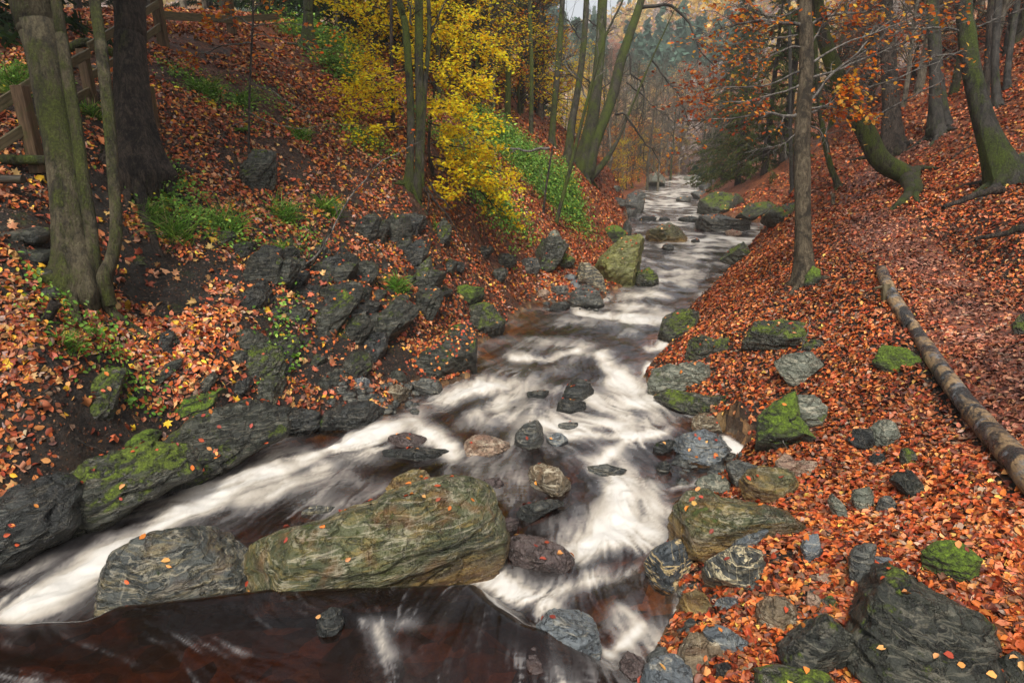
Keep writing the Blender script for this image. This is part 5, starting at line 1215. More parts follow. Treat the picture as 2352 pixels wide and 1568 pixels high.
traced_tree('thin dark sapling with orange beech leaves on the upper left bank', [[(571, 395, 6), (572, 320, 5.5), (573, 220, 5), (578, 110, 5), (582, 0, 4.5)]], 10.6, 'rough', name='sapling', cat='sapling', seed=55, above=1.5, roots=0, flare=1.1, limbs=[
    _limb([(580, 60), (540, 40), (500, 60), (455, 70)], w=4, leaf=(5, 0.085, ORANGE, 1.0)), _limb([(578, 100), (530, 110), (480, 130), (450, 140)], w=4, leaf=(5, 0.08, ORANGE, 1.0)), _limb([(580, 65), (640, 55), (690, 52), (740, 75)], w=3, leaf=(2, 0.085, ORANGE, 0.6)), _limb([(578, 90), (620, 85), (670, 100), (730, 120), (780, 112)], w=3, leaf=(3, 0.08, ORANGE, 0.8)),
    _limb([(574, 190), (620, 200), (680, 240), (730, 250)], w=3, leaf=(1, 0.08, ORANGE, 0.4)), _limb([(573, 260), (620, 280), (680, 290), (740, 285), (800, 290)], w=3, leaf=(1, 0.08, ORANGE, 0.3)), _limb([(576, 130), (610, 130), (650, 150), (700, 152)], w=2.5, leaf=(2, 0.08, ORANGE, 0.6)), _limb([(582, 30), (600, 15), (640, 20), (680, 35)], w=3, leaf=(3, 0.085, ORANGE, 0.6)), _limb([(573, 280), (540, 300), (520, 330)], w=2.5, leaf=(1, 0.08, ORANGE, 0.3))], tw=(6, 3, 0.42, 0.2))
traced_tree('dark trunk with a mossy buttress behind the fence at the upper left', [[(708, 118, 40), (708, 90, 26), (708, 40, 22), (708, 0, 21)]], 18, 'mossy', seed=58, above=7, crown=(9, 3.4, 0.3, 8, [(0.05, 0.08, 0.015), (0.1, 0.12, 0.02)]))

# the low leafy bough and the bent stick in front of the crag
def stick(label, pts, w, t, mat='twig', name='dead_branch', cat='branch', tw=None, leaf=None, dt=0.0, w1=None):
    e = empty(name, at(pts[0][0], pts[0][1], t), label, cat)
    P, Rd = limb_px(pts, w, t, dt, w1)
    b = MeshBag(); b.add(*tubes(P[None], Rd[None], 7))
    lf = MeshBag()
    if tw:
        q = twiggy(b, P[None], Rd[None], *tw)
        if leaf: leaf_on(lf, q[1], *leaf[:3], prob=leaf[3])
    b.build('stem', BARK[mat], e); lf.build('foliage', LEAF_HANG, e)
    return e
stick('thin bare shoot arching up from the crag to a tip of orange leaves', [(700, 610), (745, 570), (790, 470), (830, 420), (870, 375), (930, 345), (975, 325)], 5, 10.4, dt=1.0, tw=(6, 3, 0.4, 0.2), leaf=(3, 0.085, ORANGE, 0.5))
stick('hooked brown root hanging on the dark crag', [(762, 528), (742, 570), (722, 605), (700, 618), (685, 606)], 9, 10.6, 'rough', 'exposed_root', 'root', w1=4)
stick('dead grey limb sticking out over the green bank', [(1266, 342), (1230, 352), (1190, 350), (1140, 346)], 7, 21, 'twig', w1=3, tw=(5, 3, 0.6, 0.3))
stick('thin forked twig standing in leaves by the square mossy block', [(1835, 835), (1850, 790), (1862, 760), (1870, 728)], 4, 8.9, 'twig', tw=(3, 2, 0.2, 0.1))
stick('curved twig lying on the bright green mossy hump', [(1788, 1000), (1808, 1030), (1815, 1060)], 3, 6.6, 'twig')
stick('brown stick lying in the leaves at the lower left', [(175, 1008), (215, 1030), (262, 1055)], 5, 6.1, 'rough')
stick('dark root looping over the leaves below the trunk clump', [(300, 818), (340, 826), (380, 808), (402, 775)], 7, 7.8, 'rough', 'exposed_root', 'root', w1=4)
stick('long dark root at the left edge below the stone wall', [(130, 690), (95, 740), (60, 790), (20, 812)], 26, 6.7, 'rough', 'exposed_root', 'root', w1=12)
stick('tangled dark root at the left edge near the bottom of the bank', [(0, 905), (30, 890), (60, 910), (100, 905), (140, 880)], 9, 6.1, 'rough', 'exposed_root', 'root', w1=4)
stick('pale root under the swollen base of the trunk clump', [(192, 728), (186, 745), (196, 765), (175, 785)], 7, 7.0, 'tan', 'exposed_root', 'root', w1=4)
stick('thin root crossing bare soil right of the trunk clump', [(240, 672), (285, 672), (325, 678), (360, 676)], 5, 7.9, 'rough', 'exposed_root', 'root', w1=2)
for lb, p in (('left one of the hanging roots below the three-stemmed tree', [(975, 430), (990, 460), (1000, 500)]), ('middle one of the hanging roots below the three-stemmed tree', [(980, 425), (1005, 470), (1040, 530), (1070, 590)]), ('right one of the hanging roots below the three-stemmed tree', [(985, 420), (1010, 450), (1030, 470), (1045, 478)])):
    stick(lb, p, 6, 14.3, 'rough', 'exposed_root', 'root', w1=2)
stick('dark fallen branch propped on the right slope behind the bowed tree', [(2060, 350), (2110, 310), (2160, 285)], 9, 21, 'rough', w1=6)
stick('thin bare pole lying on the leaves right of the bowed tree', [(2185, 365), (2220, 342), (2250, 322)], 4, 15.5, 'rough', w1=3)
stick('dark root running from the far right leaning beech across the slope', [(2300, 438), (2250, 448), (2195, 465), (2148, 486)], 20, 10.9, 'rough', 'exposed_root', 'root', w1=9)
stick('black root knot at the right edge below the leaning beech', [(2352, 520), (2320, 525), (2285, 532), (2252, 548)], 18, 9.8, 'rough', 'exposed_root', 'root', w1=8)
stick('bowed grey twig beside the far water at the foot of the spruces', [(1520, 322), (1545, 330), (1560, 345)], 2.5, 40, 'twig')

# yellow beech: layered sprays
def yellow_beech():
    e = empty('yellow_beech', at(905, 330, 16.5), 'brilliant yellow young beech spreading layered sprays behind the three dark stems', 'tree')
    r = np.random.default_rng(77)
    trunk_mesh([(903, 330, 13), (902, 250, 10), (899, 120, 8), (898, 0, 7)], 16.5, 'rough', e, above=3, roots=3, flare=1.2, seed=77)
    trunk_mesh([(1010, 480, 11), (1000, 420, 9), (985, 340, 7), (995, 230, 5), (1010, 120, 4)], 16.2, 'rough', e, above=0.5, roots=3, flare=1.2, seed=78)
    b = MeshBag(); lf = MeshBag()
    S = [  # start, end, t, spread, twigs
        ([(985, 60), (1040, 62), (1100, 85), (1152, 135)], 14.6, .75, 26), ([(990, 40), (1030, 30), (1080, 60), (1120, 100)], 15.2, .7, 20), ([(975, 150), (1020, 160), (1070, 185), (1110, 205)], 15, .7, 22), ([(985, 190), (1030, 190), (1080, 210), (1120, 205)], 15.6, .6, 16),
        ([(930, 160), (880, 175), (830, 195), (790, 210)], 14.8, .8, 26), ([(935, 190), (890, 210), (840, 220), (800, 215)], 15.4, .6, 18), ([(930, 250), (890, 250), (850, 265), (826, 270)], 15.2, .6, 12), ([(930, 290), (900, 290), (860, 300), (825, 310)], 14.8, .5, 12),
        ([(985, 250), (1030, 255), (1080, 275), (1125, 290)], 15, .75, 28), ([(980, 280), (1020, 290), (1070, 300), (1115, 300)], 15.5, .75, 26), ([(980, 230), (1010, 240), (1040, 240), (1070, 250)], 16, .7, 14),
        ([(990, 330), (1030, 335), (1080, 345), (1130, 350)], 15, .65, 20), ([(990, 360), (1040, 365), (1090, 362), (1135, 345)], 15.6, .6, 18), ([(1000, 380), (1050, 395), (1110, 410), (1160, 440)], 15.2, .75, 26), ([(990, 400), (1030, 420), (1080, 420), (1130, 425)], 15.6, .7, 20), ([(1060, 400), (1110, 395), (1150, 415), (1178, 445)], 16, .6, 16),
        ([(985, 420), (1000, 430), (1020, 440), (1040, 450)], 14.8, .4, 8), ([(1100, 440), (1140, 470), (1165, 490), (1180, 500)], 16, .5, 10),
        ([(900, 60), (870, 60), (840, 75), (810, 90)], 16.5, .8, 20), ([(900, 30), (860, 20), (820, 25), (780, 10)], 16.8, .9, 22), ([(900, 100), (870, 110), (850, 120), (830, 140)], 16.5, .7, 14), ([(905, 40), (930, 30), (960, 40), (985, 60)], 16.6, .8, 18), ([(900, 0), (930, -10), (960, 0), (990, 10)], 16.8, .9, 18), ([(900, 110), (930, 120), (960, 130), (975, 150)], 16.2, .6, 14), ([(902, 200), (920, 205), (940, 215), (960, 225)], 16, .6, 12), ([(902, 170), (870, 150), (850, 150), (830, 160)], 16.6, .6, 12)]
    for p, t, sp, m in S:
        P, Rd = limb_px(p, 4, t, 0.0)
        P[:, 1] += np.linspace(0, r.uniform(-.8, .8), len(P))
        b.add(*tubes(P[None], Rd[None], 4))
        s, d, pr = spawn(P[None], Rd[None], m, 1.0, 0.0, 0.88, r)
        P1, R1 = grow(s, d, sp * 1.15 * r.uniform(.4, 1.1, len(s)), np.full(len(s), 0.004), 6, 0.12, -0.03, r)
        b.add(*tubes(P1, R1, 3))
        s, d, pr = spawn(P1, R1, 3, 0.9, 0.1, 0.8, r)
        P2, R2 = grow(s, d, sp * 0.45 * r.uniform(.4, 1.1, len(s)), np.full(len(s), 0.003), 5, 0.14, -0.03, r)
        b.add(*tubes(P2, R2, 3))
        leaf_on(lf, P1, 8, 0.09, YELLOW, r, flat=0.9, jitter=0.05, wts=(5, 5, 2, 2, .6))
        leaf_on(lf, P2, 5, 0.086, YELLOW, r, flat=0.9, jitter=0.05, wts=(5, 5, 2, 2, .6))
    b.build('branch', BARK['dtwig'], e); lf.build('foliage', LEAF_HANG, e)
yellow_beech()
# ------------------------------------------------------------------ fallen log, stakes, fence, steps, stone wall, path
def tube_part(name, pts, rads, mat, parent, sides=14, n=24, bump=0.08, seed=1, closed=True):
    P = catmull(pts, n); Rd = np.interp(np.linspace(0, 1, n), np.linspace(0, 1, len(rads)), rads)
    V, F = tubes(P[None], Rd[None], sides)
    c = np.repeat(P, sides, 0); o = V - c
    rl = np.mean(Rd)
    V = c + o * (1 + bump * fbm(V * (0.5 / rl) + seed, 3) + bump * 0.6 * fbm(V * (2.2 / rl) + seed, 3))[:, None]
    b = MeshBag(); b.add(V, F)
    if closed:
        for i, k in ((0, 0), (n - 1, (n - 1) * sides)):
            ring = V[k:k + sides]; ctr = ring.mean(0)
            Vc = np.concatenate([ring, [ctr]]); j = np.arange(sides)
            Fc = np.stack([j, (j + 1) % sides, np.full(sides, sides)], -1)
            b.add(Vc, Fc if i else Fc[:, ::-1])
    return b.build(name, mat, parent)

def on_ground_px(pts, lift):
    out = []
    for x, y in pts:
        t = surface_t(x, y); p = at(x, y, t); out.append(p + np.array([0, 0, lift]))
    return np.array(out)
def log_piece(name, pts, widths, mat, parent, seed):
    C = []; rad = []
    for (x, y), w in zip(pts, widths):
        t = surface_t(x, y + w * 0.25); C.append(at(x, y, t * 0.992)); rad.append(w / 2 / FPX * t)
    return tube_part(name, C, rad, mat, parent, 18, 40, 0.10, seed)
lg = empty('fallen_log', at(2100, 745, surface_t(2100, 745)), 'long wet peeled log lying along the edge of the leafy path, broken in two lengths', 'log')
log_piece('log_piece', [(2024, 620), (2036, 650), (2056, 690), (2078, 725), (2092, 748)], [24, 26, 28, 32, 30], BARK['wet'], lg, 3)
log_piece('log_piece', [(2094, 742), (2120, 785), (2155, 840), (2195, 895), (2240, 952), (2290, 1008), (2340, 1062), (2400, 1130)], [24, 32, 38, 42, 48, 56, 64, 74], BARK['wet'], lg, 5)

def box_beam(name, a, b, w, h, mat, parent, up=(0, 0, 1), bev=0.006):
    a = np.array(a, float); b = np.array(b, float)
    d = b - a; L = np.linalg.norm(d); d /= L
    u = np.array(up, float); s = np.cross(d, u); s /= np.linalg.norm(s); u = np.cross(s, d)
    bm = bmesh.new(); bmesh.ops.create_cube(bm, size=1.0)
    for v in bm.verts: v.co = Vector((v.co.x * L, v.co.y * w, v.co.z * h))
    bmesh.ops.bevel(bm, geom=bm.edges[:], offset=min(bev, w * .2, h * .2), segments=1, affect='EDGES')
    bmesh.ops.subdivide_edges(bm, edges=[e for e in bm.edges if e.calc_length() > L * 0.6], cuts=6)
    me = bpy.data.meshes.new(name); bm.to_mesh(me); bm.free()
    co = np.empty(len(me.vertices) * 3, np.float32); me.vertices.foreach_get('co', co); co = co.reshape(-1, 3)
    co[:, 1:] += 0.006 * np.stack([fbm(co * 5 + L * 9, 2), fbm(co * 5 + L * 9 + 7, 2)], -1)
    me.vertices.foreach_set('co', co.ravel())
    me.materials.append(mat)
    o = bpy.data.objects.new(name, me); COL.objects.link(o)
    from mathutils import Matrix
    m = Matrix((( d[0], s[0], u[0]), (d[1], s[1], u[1]), (d[2], s[2], u[2]))).to_4x4()
    o.matrix_local = Matrix.Translation(Vector(tuple((a + b) / 2 - np.array(parent.location)))) @ m
    o.parent = parent
    return o

fe = empty('wooden_fence', at(70, 352, 8.5), 'weathered post-and-rail fence climbing the upper left bank beside the steps', 'fence')
def post(px, y0, y1, t, w, x1=None):
    a = at(px, y1, t); b = at(x1 if x1 is not None else px, y0, t)
    b = np.array([a[0] + (b[0] - a[0]) * 0.3, a[1], b[2]])
    box_beam('post', a - np.array([0, 0, 0.25]), b, w, w, WOOD_POST, fe, up=(0, 1, 0))
post(80, 200, 352, 8.5, 0.15, 66); post(214, 118, 242, 10.6, 0.14, 200); post(378, -10, 114, 14, 0.18, 366); post(531, -20, 57, 17, 0.19); post(350, 200, 262, 10.9, 0.13)
def rail(p, ta, q, tb, h, w=0.04): box_beam('rail', at(*p, ta), at(*q, tb), w, h, WOOD_RAIL, fe, up=(0.0, 0.0, 1))
rail((-60, 282), 8.0, (92, 180), 8.6, 0.14); rail((-60, 372), 7.9, (60, 293), 8.4, 0.12)
rail((92, 182), 8.6, (205, 122), 10.5, 0.13); rail((60, 290), 8.45, (205, 210), 10.5, 0.12); rail((204, 178), 10.5, (262, 140), 11.6, 0.12); rail((204, 108), 10.5, (372, 4), 13.9, 0.14); rail((262, 140), 11.6, (372, 58), 13.9, 0.13)
rail((376, 36), 14.1, (535, 46), 16.9, 0.17); rail((535, 46), 17.05, (640, 38), 18.6, 0.16)
st = empty('log_steps', at(40, 372, 8.3), 'flight of dark log steps rising behind the clump of trunks at the upper left', 'steps')
for a, b, t0, w in [((-40, 270), (96, 292), 9.6, 15), ((-40, 318), (104, 328), 9.1, 16), ((-40, 366), (108, 368), 8.4, 22), ((-60, 412), (54, 412), 8.0, 20), ((168, 152), (232, 158), 11.4, 13), ((170, 208), (236, 214), 10.9, 14), ((168, 250), (236, 256), 10.4, 16)]:
    r_ = w / 2 / FPX * t0
    tube_part('step_log', [at(*a, t0), at(*b, t0)], [r_, r_], WOOD_STEP if w != 22 else BARK['mossy'], st, 12, 12, 0.08, int(w))
mlog = empty('mossy_log', at(160, 115, 10.9), 'mossy log lying across the top of the steps between the trunks', 'log')
tube_part('log_piece', [at(155, 112, 10.8), at(200, 98, 10.9), at(260, 122, 11.0)], [.07, .07, .065], BARK['mossy'], mlog, 12, 16, 0.1, 4)
stk = empty('log_stake', at(2036, 695, surface_t(2036, 695)), 'short split wooden stake holding the upper end of the fallen log', 'stake')
tS = surface_t(2036, 695); box_beam('stake_wood', at(2036, 700, tS), at(2036, 652, tS), 0.11, 0.06, WOOD_RAIL, stk, up=(0, 1, 0)); box_beam('peg', at(2008, 662, tS), at(2040, 656, tS), 0.03, 0.03, WOOD_RAIL, stk)
stp = empty('tree_stump', at(1914, 468, 15.6), 'tiny cut brown stump in the leaves below the thin mossy leaning trunk', 'stump')
tube_part('stump_wood', [at(1914, 470, 15.6), at(1913, 444, 15.6)], [.045, .038], BARK['tan'], stp, 10, 8, 0.1, 9)

# dry stone retaining wall at the left edge
wl = empty('stone_wall', at(30, 800, 6.5), 'crumbling mossy dry stone wall at the left edge under the steps', 'wall')
wb = MeshBag(); r = np.random.default_rng(5)
Vi, Fi = ico(3)
for row in range(7):
    x = -150
    while x < 118 - row * 2:
        w = r.uniform(30, 62); y = 795 - row * 42 + r.uniform(-9, 9) + x * 0.06
        t = 6.75 + 0.06 * (6 - row) * 0 + row * 0.14
        c = at(x + w / 2, y, t); s = np.array([w, 0, r.uniform(30, 44)]) / FPX * t
        q = np.sign(Vi) * np.abs(Vi) ** 0.7
        for _ in range(3):
            n_ = r.normal(size=3); n_ /= np.linalg.norm(n_); hc = (q @ n_).max() * r.uniform(.7, .9); q = q - np.maximum(0, q @ n_ - hc)[:, None] * n_
        V = q * np.array([s[0] / 2, 0.22, s[2] / 2]) * (1 + 0.12 * fbm(Vi * 2 + r.uniform(-9, 9, 3), 3))[:, None]
        a = r.uniform(-.25, .25); V = V @ np.array([[math.cos(a), 0, math.sin(a)], [0, 1, 0], [-math.sin(a), 0, math.cos(a)]])
        wb.add(V + c, Fi); x += w * 0.95
wb.build('wall_stone', ROCK['crag'], wl)

# trodden path
PTH = [(2420, 960, None), (2330, 830, None), (2230, 720, None), (2120, 620, None), (2030, 540, None), (1985, 480, None), (1985, 430, None), (2030, 385, None), (2090, 350, None), (2130, 325, None), (2180, 300, None)]
pc = np.array([at(x, y, surface_t(x, y)) for x, y, _ in PTH])
pc = catmull(pc, 60); tn = np.gradient(pc[:, :2], axis=0); tn /= np.linalg.norm(tn, axis=1, keepdims=True); sd_ = np.stack([tn[:, 1], -tn[:, 0]], -1)
us = np.linspace(-0.55, 0.55, 9)
PXg = pc[:, None, 0] + sd_[:, None, 0] * us; PYg = pc[:, None, 1] + sd_[:, None, 1] * us
PZg = ground(PXg, PYg) + 0.012
k = np.arange(59 * 8); a_ = (k // 8) * 9 + k % 8
N = NT('trodden_leaf_mud'); o = N.n('NewGeometry').outputs['Position']
v = N.n('TexVoronoi', {'feature': 'F1'}, Vector=o, Scale=18.0); sc_ = N.n('SeparateColor'); N.set(sc_.inputs[0], v.outputs['Color'])
PATHM = N.done(N.bsdf(N.ramp(sc_.outputs[0], [(0, (0.05, 0.02, 0.014)), (0.5, (0.14, 0.05, 0.03)), (1, (0.24, 0.09, 0.05))]), 0.4, N.bump(v.outputs['Distance'], 0.6, 0.03), 0.5))
tag(mesh_np('path', np.stack([PXg, PYg, PZg], -1).reshape(-1, 3), [np.stack([a_, a_ + 9, a_ + 10, a_ + 1], -1)], PATHM), kind='structure')
# ------------------------------------------------------------------ woodland behind: one of each kind, then copies
def copy_tree(o, loc, rz, s, label, group):
    c = o.copy(); COL.objects.link(c); c.location = tuple(loc); c.rotation_euler = (0, 0, rz); c.scale = (s, s, s)
    c['label'] = label
    if group: c['group'] = group
    for ch in o.children:
        d = ch.copy(); COL.objects.link(d); d.parent = c
    return c

def broadleaf(name, seed, H, rad, mat, pal, dens, leafsize, low=0.1, spread=2.2, lean=0.04, cat='tree'):
    r = np.random.default_rng(seed)
    e = empty(name, (0, 0, 0), cat=cat)
    n = 16; s = np.linspace(0, 1, n)
    P = np.stack([np.cumsum(r.normal(0, lean, n)) * H / 12, np.cumsum(r.normal(0, lean, n)) * H / 12, s * H - 0.5], -1); P[0, :2] = 0
    Rd = rad * (1 - 0.75 * s) * (1 + 0.5 * np.exp(-s * 22))
    V, F = tubes(P[None], Rd[None], 10); c_ = np.repeat(P, 10, 0); V = c_ + (V - c_) * (1 + 0.1 * fbm(V * 2 / rad * 0.3, 2))[:, None]
    b = MeshBag(); b.add(V, F); b.build('trunk', BARK[mat], e)
    tw_ = MeshBag(); lf = MeshBag()
    st_, d, pr = spawn(P[None], Rd[None], 34 if dens else 56, 1.6, low, 0.5, r)
    d[:, 2] += 0.15
    hf = 1 - 0.45 * (st_[:, 2] / H)
    P1, R1 = grow(st_, d, spread * hf * r.uniform(.6, 1.15, len(st_)), np.minimum(pr * 0.45, 0.05), 7, 0.16, 0.015, r)
    tw_.add(*tubes(P1, R1, 4))
    s2, d2, pr2 = spawn(P1, R1, 7, 0.9, 0.2, 0.5, r)
    P2, R2 = grow(s2, d2, spread * 0.4 * r.uniform(.5, 1.2, len(s2)), np.maximum(0.006, pr2 * 0.5), 5, 0.2, 0.01, r)
    tw_.add(*tubes(P2, R2, 3))
    s3, d3, pr3 = spawn(P2, R2, 3, 0.9, 0.2, 0.5, r)
    P3, R3 = grow(s3, d3, spread * 0.2 * r.uniform(.5, 1.2, len(s3)), np.maximum(0.005, pr3 * 0.6), 4, 0.2, 0.0, r)
    tw_.add(*tubes(P3, np.maximum(R3, 0.004), 3))
    tw_.build('branch' if dens else 'crown', BARK['dtwig'] if mat != 'pale' else BARK['pale'], e)
    if dens:
        leaf_on(lf, P3, dens, leafsize, pal, r, flat=0.9, jitter=leafsize * 0.9)
        lf.build('foliage', LEAF_HANG, e)
    return e

def spruce(name, seed, H, Rb, pal, low=0.03, dens=1.0):
    r = np.random.default_rng(seed)
    e = empty(name, (0, 0, 0), cat='spruce')
    n = 12; s = np.linspace(0, 1, n)
    P = np.stack([np.zeros(n), np.zeros(n), s * H - 0.4], -1); Rd = 0.02 * H * (1 - 0.9 * s)
    b = MeshBag(); b.add(*tubes(P[None], Rd[None], 9)); b.build('trunk', BARK['rough'], e)
    m = int(150 * dens)
    u = low + (1 - low) * np.sort(r.random(m)) ** 1.1 * 0.98
    L = Rb * (1 - u) ** 0.8 * r.uniform(0.65, 1.15, m) + 0.15
    az = r.uniform(0, 2 * math.pi, m)
    st_ = np.stack([0 * u, 0 * u, u * H], -1); d = np.stack([np.cos(az), np.sin(az), np.full(m, 0.12)], -1)
    P1, R1 = grow(st_, d, L, np.full(m, 0.02), 8, 0.06, -0.09, r)
    bb = MeshBag(); bb.add(*tubes(P1, R1, 3)); bb.build('branch', BARK['dtwig'], e)
    # drooping side sprays of needles
    K, nn, _ = P1.shape; q = 26
    uu = r.uniform(0.12, 1.0, (K, q)) * (nn - 1); i = np.minimum(uu.astype(int), nn - 2); f = (uu - i)[..., None]; k = np.arange(K)[:, None]
    pos = P1[k, i] * (1 - f) + P1[k, i + 1] * f; tan = P1[k, i + 1] - P1[k, i]; tan /= np.linalg.norm(tan, axis=-1, keepdims=True)
    sidev = np.cross(tan, [0, 0, 1.0]); sg = r.choice([-1, 1], (K, q))[..., None]
    hd = tan * 0.7 + sidev * sg * r.uniform(.3, 1.1, (K, q, 1)) + np.array([0, 0, -0.45]) * r.uniform(.2, 1.4, (K, q, 1))
    size = (0.42 * r.uniform(.5, 1.2, (K, q)) * np.minimum(1.2, 0.45 + L[:, None] * 0.35))
    hn = hd / np.linalg.norm(hd, axis=-1, keepdims=True)
    lf = MeshBag()
    pos2 = (pos + hn * size[..., None] * 0.45).reshape(-1, 3)
    for rot in (0, 1):
        nr = r.normal(0, .5, (K * q, 3)) + (np.array([0, 0, 1.0]) if rot == 0 else np.array([0.8, 0.6, 0]))
        lf.add(*leaves(pos2, nr, hn.reshape(-1, 3), size.ravel(), pick(pal, K * q, r, None, 0.3), 'needle'))
    # finer needle tufts
    q2 = 2; pos3 = (pos2[:, None] + r.normal(0, 0.09, (len(pos2), q2, 3))).reshape(-1, 3)
    lf.add(*leaves(pos3, r.normal(0, 1, pos3.shape), np.repeat(hn.reshape(-1, 3), q2, 0) + r.normal(0, .5, pos3.shape), np.repeat(size.ravel(), q2) * 0.5, pick(pal, len(pos3), r, None, 0.3), 'needle'))
    lf.build('foliage', LEAF_HANG, e)
    return e

def plant_at(px, py, t):
    t = float(np.clip(surface_t(px, py), t * 0.7, t * 1.3)); p = at(px, py, t); p[2] = ground(p[0], p[1]) - 0.05
    return p

YB = [broadleaf('woodland_tree', 101 + i, 9 + i, 0.10 + .02 * i, 'mossy', YELLOW, 4, 0.15, 0.08, 2.6) for i in range(2)]
OB = [broadleaf('woodland_tree', 121 + i, 9 + 2 * i, 0.11, 'beech', [ORANGE, RUST][i], 4, 0.16, 0.06, 2.8) for i in range(2)]
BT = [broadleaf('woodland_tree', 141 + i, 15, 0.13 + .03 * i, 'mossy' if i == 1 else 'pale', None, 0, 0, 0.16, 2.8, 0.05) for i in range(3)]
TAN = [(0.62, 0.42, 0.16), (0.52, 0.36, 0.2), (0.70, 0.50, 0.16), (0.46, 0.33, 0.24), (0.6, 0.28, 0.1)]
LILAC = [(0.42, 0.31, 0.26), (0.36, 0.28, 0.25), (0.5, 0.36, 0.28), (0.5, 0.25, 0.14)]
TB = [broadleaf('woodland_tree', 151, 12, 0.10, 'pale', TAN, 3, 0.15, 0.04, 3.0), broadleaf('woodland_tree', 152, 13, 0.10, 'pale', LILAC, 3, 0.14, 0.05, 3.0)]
SPR = [spruce('spruce', 161, 17, 3.4, SPRUCE), spruce('spruce', 162, 21, 3.8, SPRUCE)]
LOWS = [spruce('spruce', 165, 15, 4.2, [(0.05, 0.08, 0.022), (0.08, 0.11, 0.028), (0.12, 0.15, 0.035), (0.14, 0.10, 0.045)], 0.02, 0.62)]
used = set()
def place(src, px, py, t, s, label, group, rz=None):
    rz = rng.uniform(0, 6.28) if rz is None else rz
    loc = plant_at(px, py, t)
    if src.name not in used:
        used.add(src.name)
        src.location = tuple(loc); src.rotation_euler = (0, 0, rz); src.scale = (s, s, s); src['label'] = label
        if group: src['group'] = group
        return src
    return copy_tree(src, loc, rz, s, label, group)

G1, G2, G3, G4 = 'yellow-leaved trees in the wood beyond the green bank', 'orange-leaved trees in the wood along the far stream', 'dark spruces behind the yellow trees', 'rust-leaved beeches on the right hillside'
L1, L2, L3, L4 = 'small yellow-leaved tree in the wood beyond the green bank', 'orange-leaved tree in the wood along the far stream', 'dark green spruce in the shadowed wood behind the yellow trees', 'rust-leaved beech with bare twigs on the right hillside'
for i, (x, y, t, s) in enumerate([(1010, 230, 27, .8), (1100, 262, 30, .8), (1060, 200, 36, .9), (860, 140, 25, .8), (1190, 262, 35, .85), (1250, 275, 39, .9), (1300, 300, 43, .9), (790, 100, 27, .8), (930, 170, 30, .9), (1345, 340, 40, .55), (1420, 395, 44, .5), (1455, 400, 52, .6), (1490, 398, 62, .6)]):
    place(YB[i % 2], x, y, t, s, L1, G1)
for i, (x, y, t, s) in enumerate([(1440, 395, 48, .7), (1500, 395, 58, .7), (1395, 370, 46, .7), (1130, 230, 41, .7), (1540, 385, 74, .7), (1585, 375, 90, .9), (1350, 330, 50, .7), (1470, 380, 70, .8), (1230, 260, 46, .8), (1040, 190, 42, .8), (1640, 360, 80, .8)]):
    place(OB[0], x, y, t, s, L2, G2)
for i, (x, y, t, s) in enumerate([(720, 60, 34, .9), (820, 90, 37, .9), (920, 110, 41, 1), (1000, 150, 44, 1), (1080, 180, 47, 1), (1160, 200, 50, 1), (1240, 230, 54, 1), (600, 20, 32, .9), (480, 10, 30, .8), (860, 70, 48, 1), (1040, 130, 56, 1.1), (1200, 170, 62, 1.1), (660, 30, 44, 1), (340, 0, 27, .8), (180, 20, 25, .7), (40, -20, 22, .7)]):
    place(SPR[i % 2], x, y, t, s, L3, G3)
for i, (x, y, t, s) in enumerate([(1760, 350, 48, .9), (1850, 310, 50, .9), (1920, 270, 42, .9), (1990, 270, 38, .8), (2090, 200, 44, .9), (2200, 160, 38, .8), (2300, 150, 32, .8), (1700, 350, 62, 1), (2000, 190, 60, 1), (2150, 120, 52, 1), (1800, 280, 66, 1), (2330, 80, 40, .9), (2250, 60, 50, 1)]):
    place(OB[1], x, y, t, s, L4, G4)
for i, (x, y, t, s, lb) in enumerate([(1695, 415, 37, .8, 'low olive-green spruce spreading over the right bank of the stream'), (1662, 405, 44, .85, 'green spruce behind the low spreading one on the right bank'), (1755, 400, 40, .85, 'wide spruce just left of the lone tan trunk'), (1650, 375, 70, .8, 'far small spruce at the right of the stream bend'), (1800, 370, 46, 1, 'dim spruce behind the lone tan trunk'), (1690, 360, 56, 1.1, 'tall spruce rising above the right bank spruces'), (1950, 250, 50, 1.1, 'dark spruce between the bowed tree and the dark upright trunk')]):
    place(LOWS[0] if i in (0, 1, 2, 4) else SPR[i % 2], x, y, t, s, lb, None)
for i, (x, y, t, s) in enumerate([(1400, 370, 62, 1), (1450, 385, 76, 1), (1500, 385, 92, 1.1), (1540, 382, 105, 1.2), (1480, 380, 115, 1.3), (1420, 360, 95, 1.2), (1360, 320, 72, 1.1), (1310, 290, 66, 1.1), (1560, 375, 120, 1.3), (1600, 370, 125, 1.2)]):
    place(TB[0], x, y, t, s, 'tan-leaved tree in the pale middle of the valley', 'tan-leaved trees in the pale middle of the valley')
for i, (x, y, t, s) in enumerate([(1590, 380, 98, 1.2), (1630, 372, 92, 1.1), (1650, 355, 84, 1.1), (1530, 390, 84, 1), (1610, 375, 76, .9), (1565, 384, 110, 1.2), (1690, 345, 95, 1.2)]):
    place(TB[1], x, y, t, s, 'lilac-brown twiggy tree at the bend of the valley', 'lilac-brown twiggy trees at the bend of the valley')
tall = ['bare slender tree on the left bank beyond the great leaning tree', 'bare grey tree right of the stream with many fine twigs']
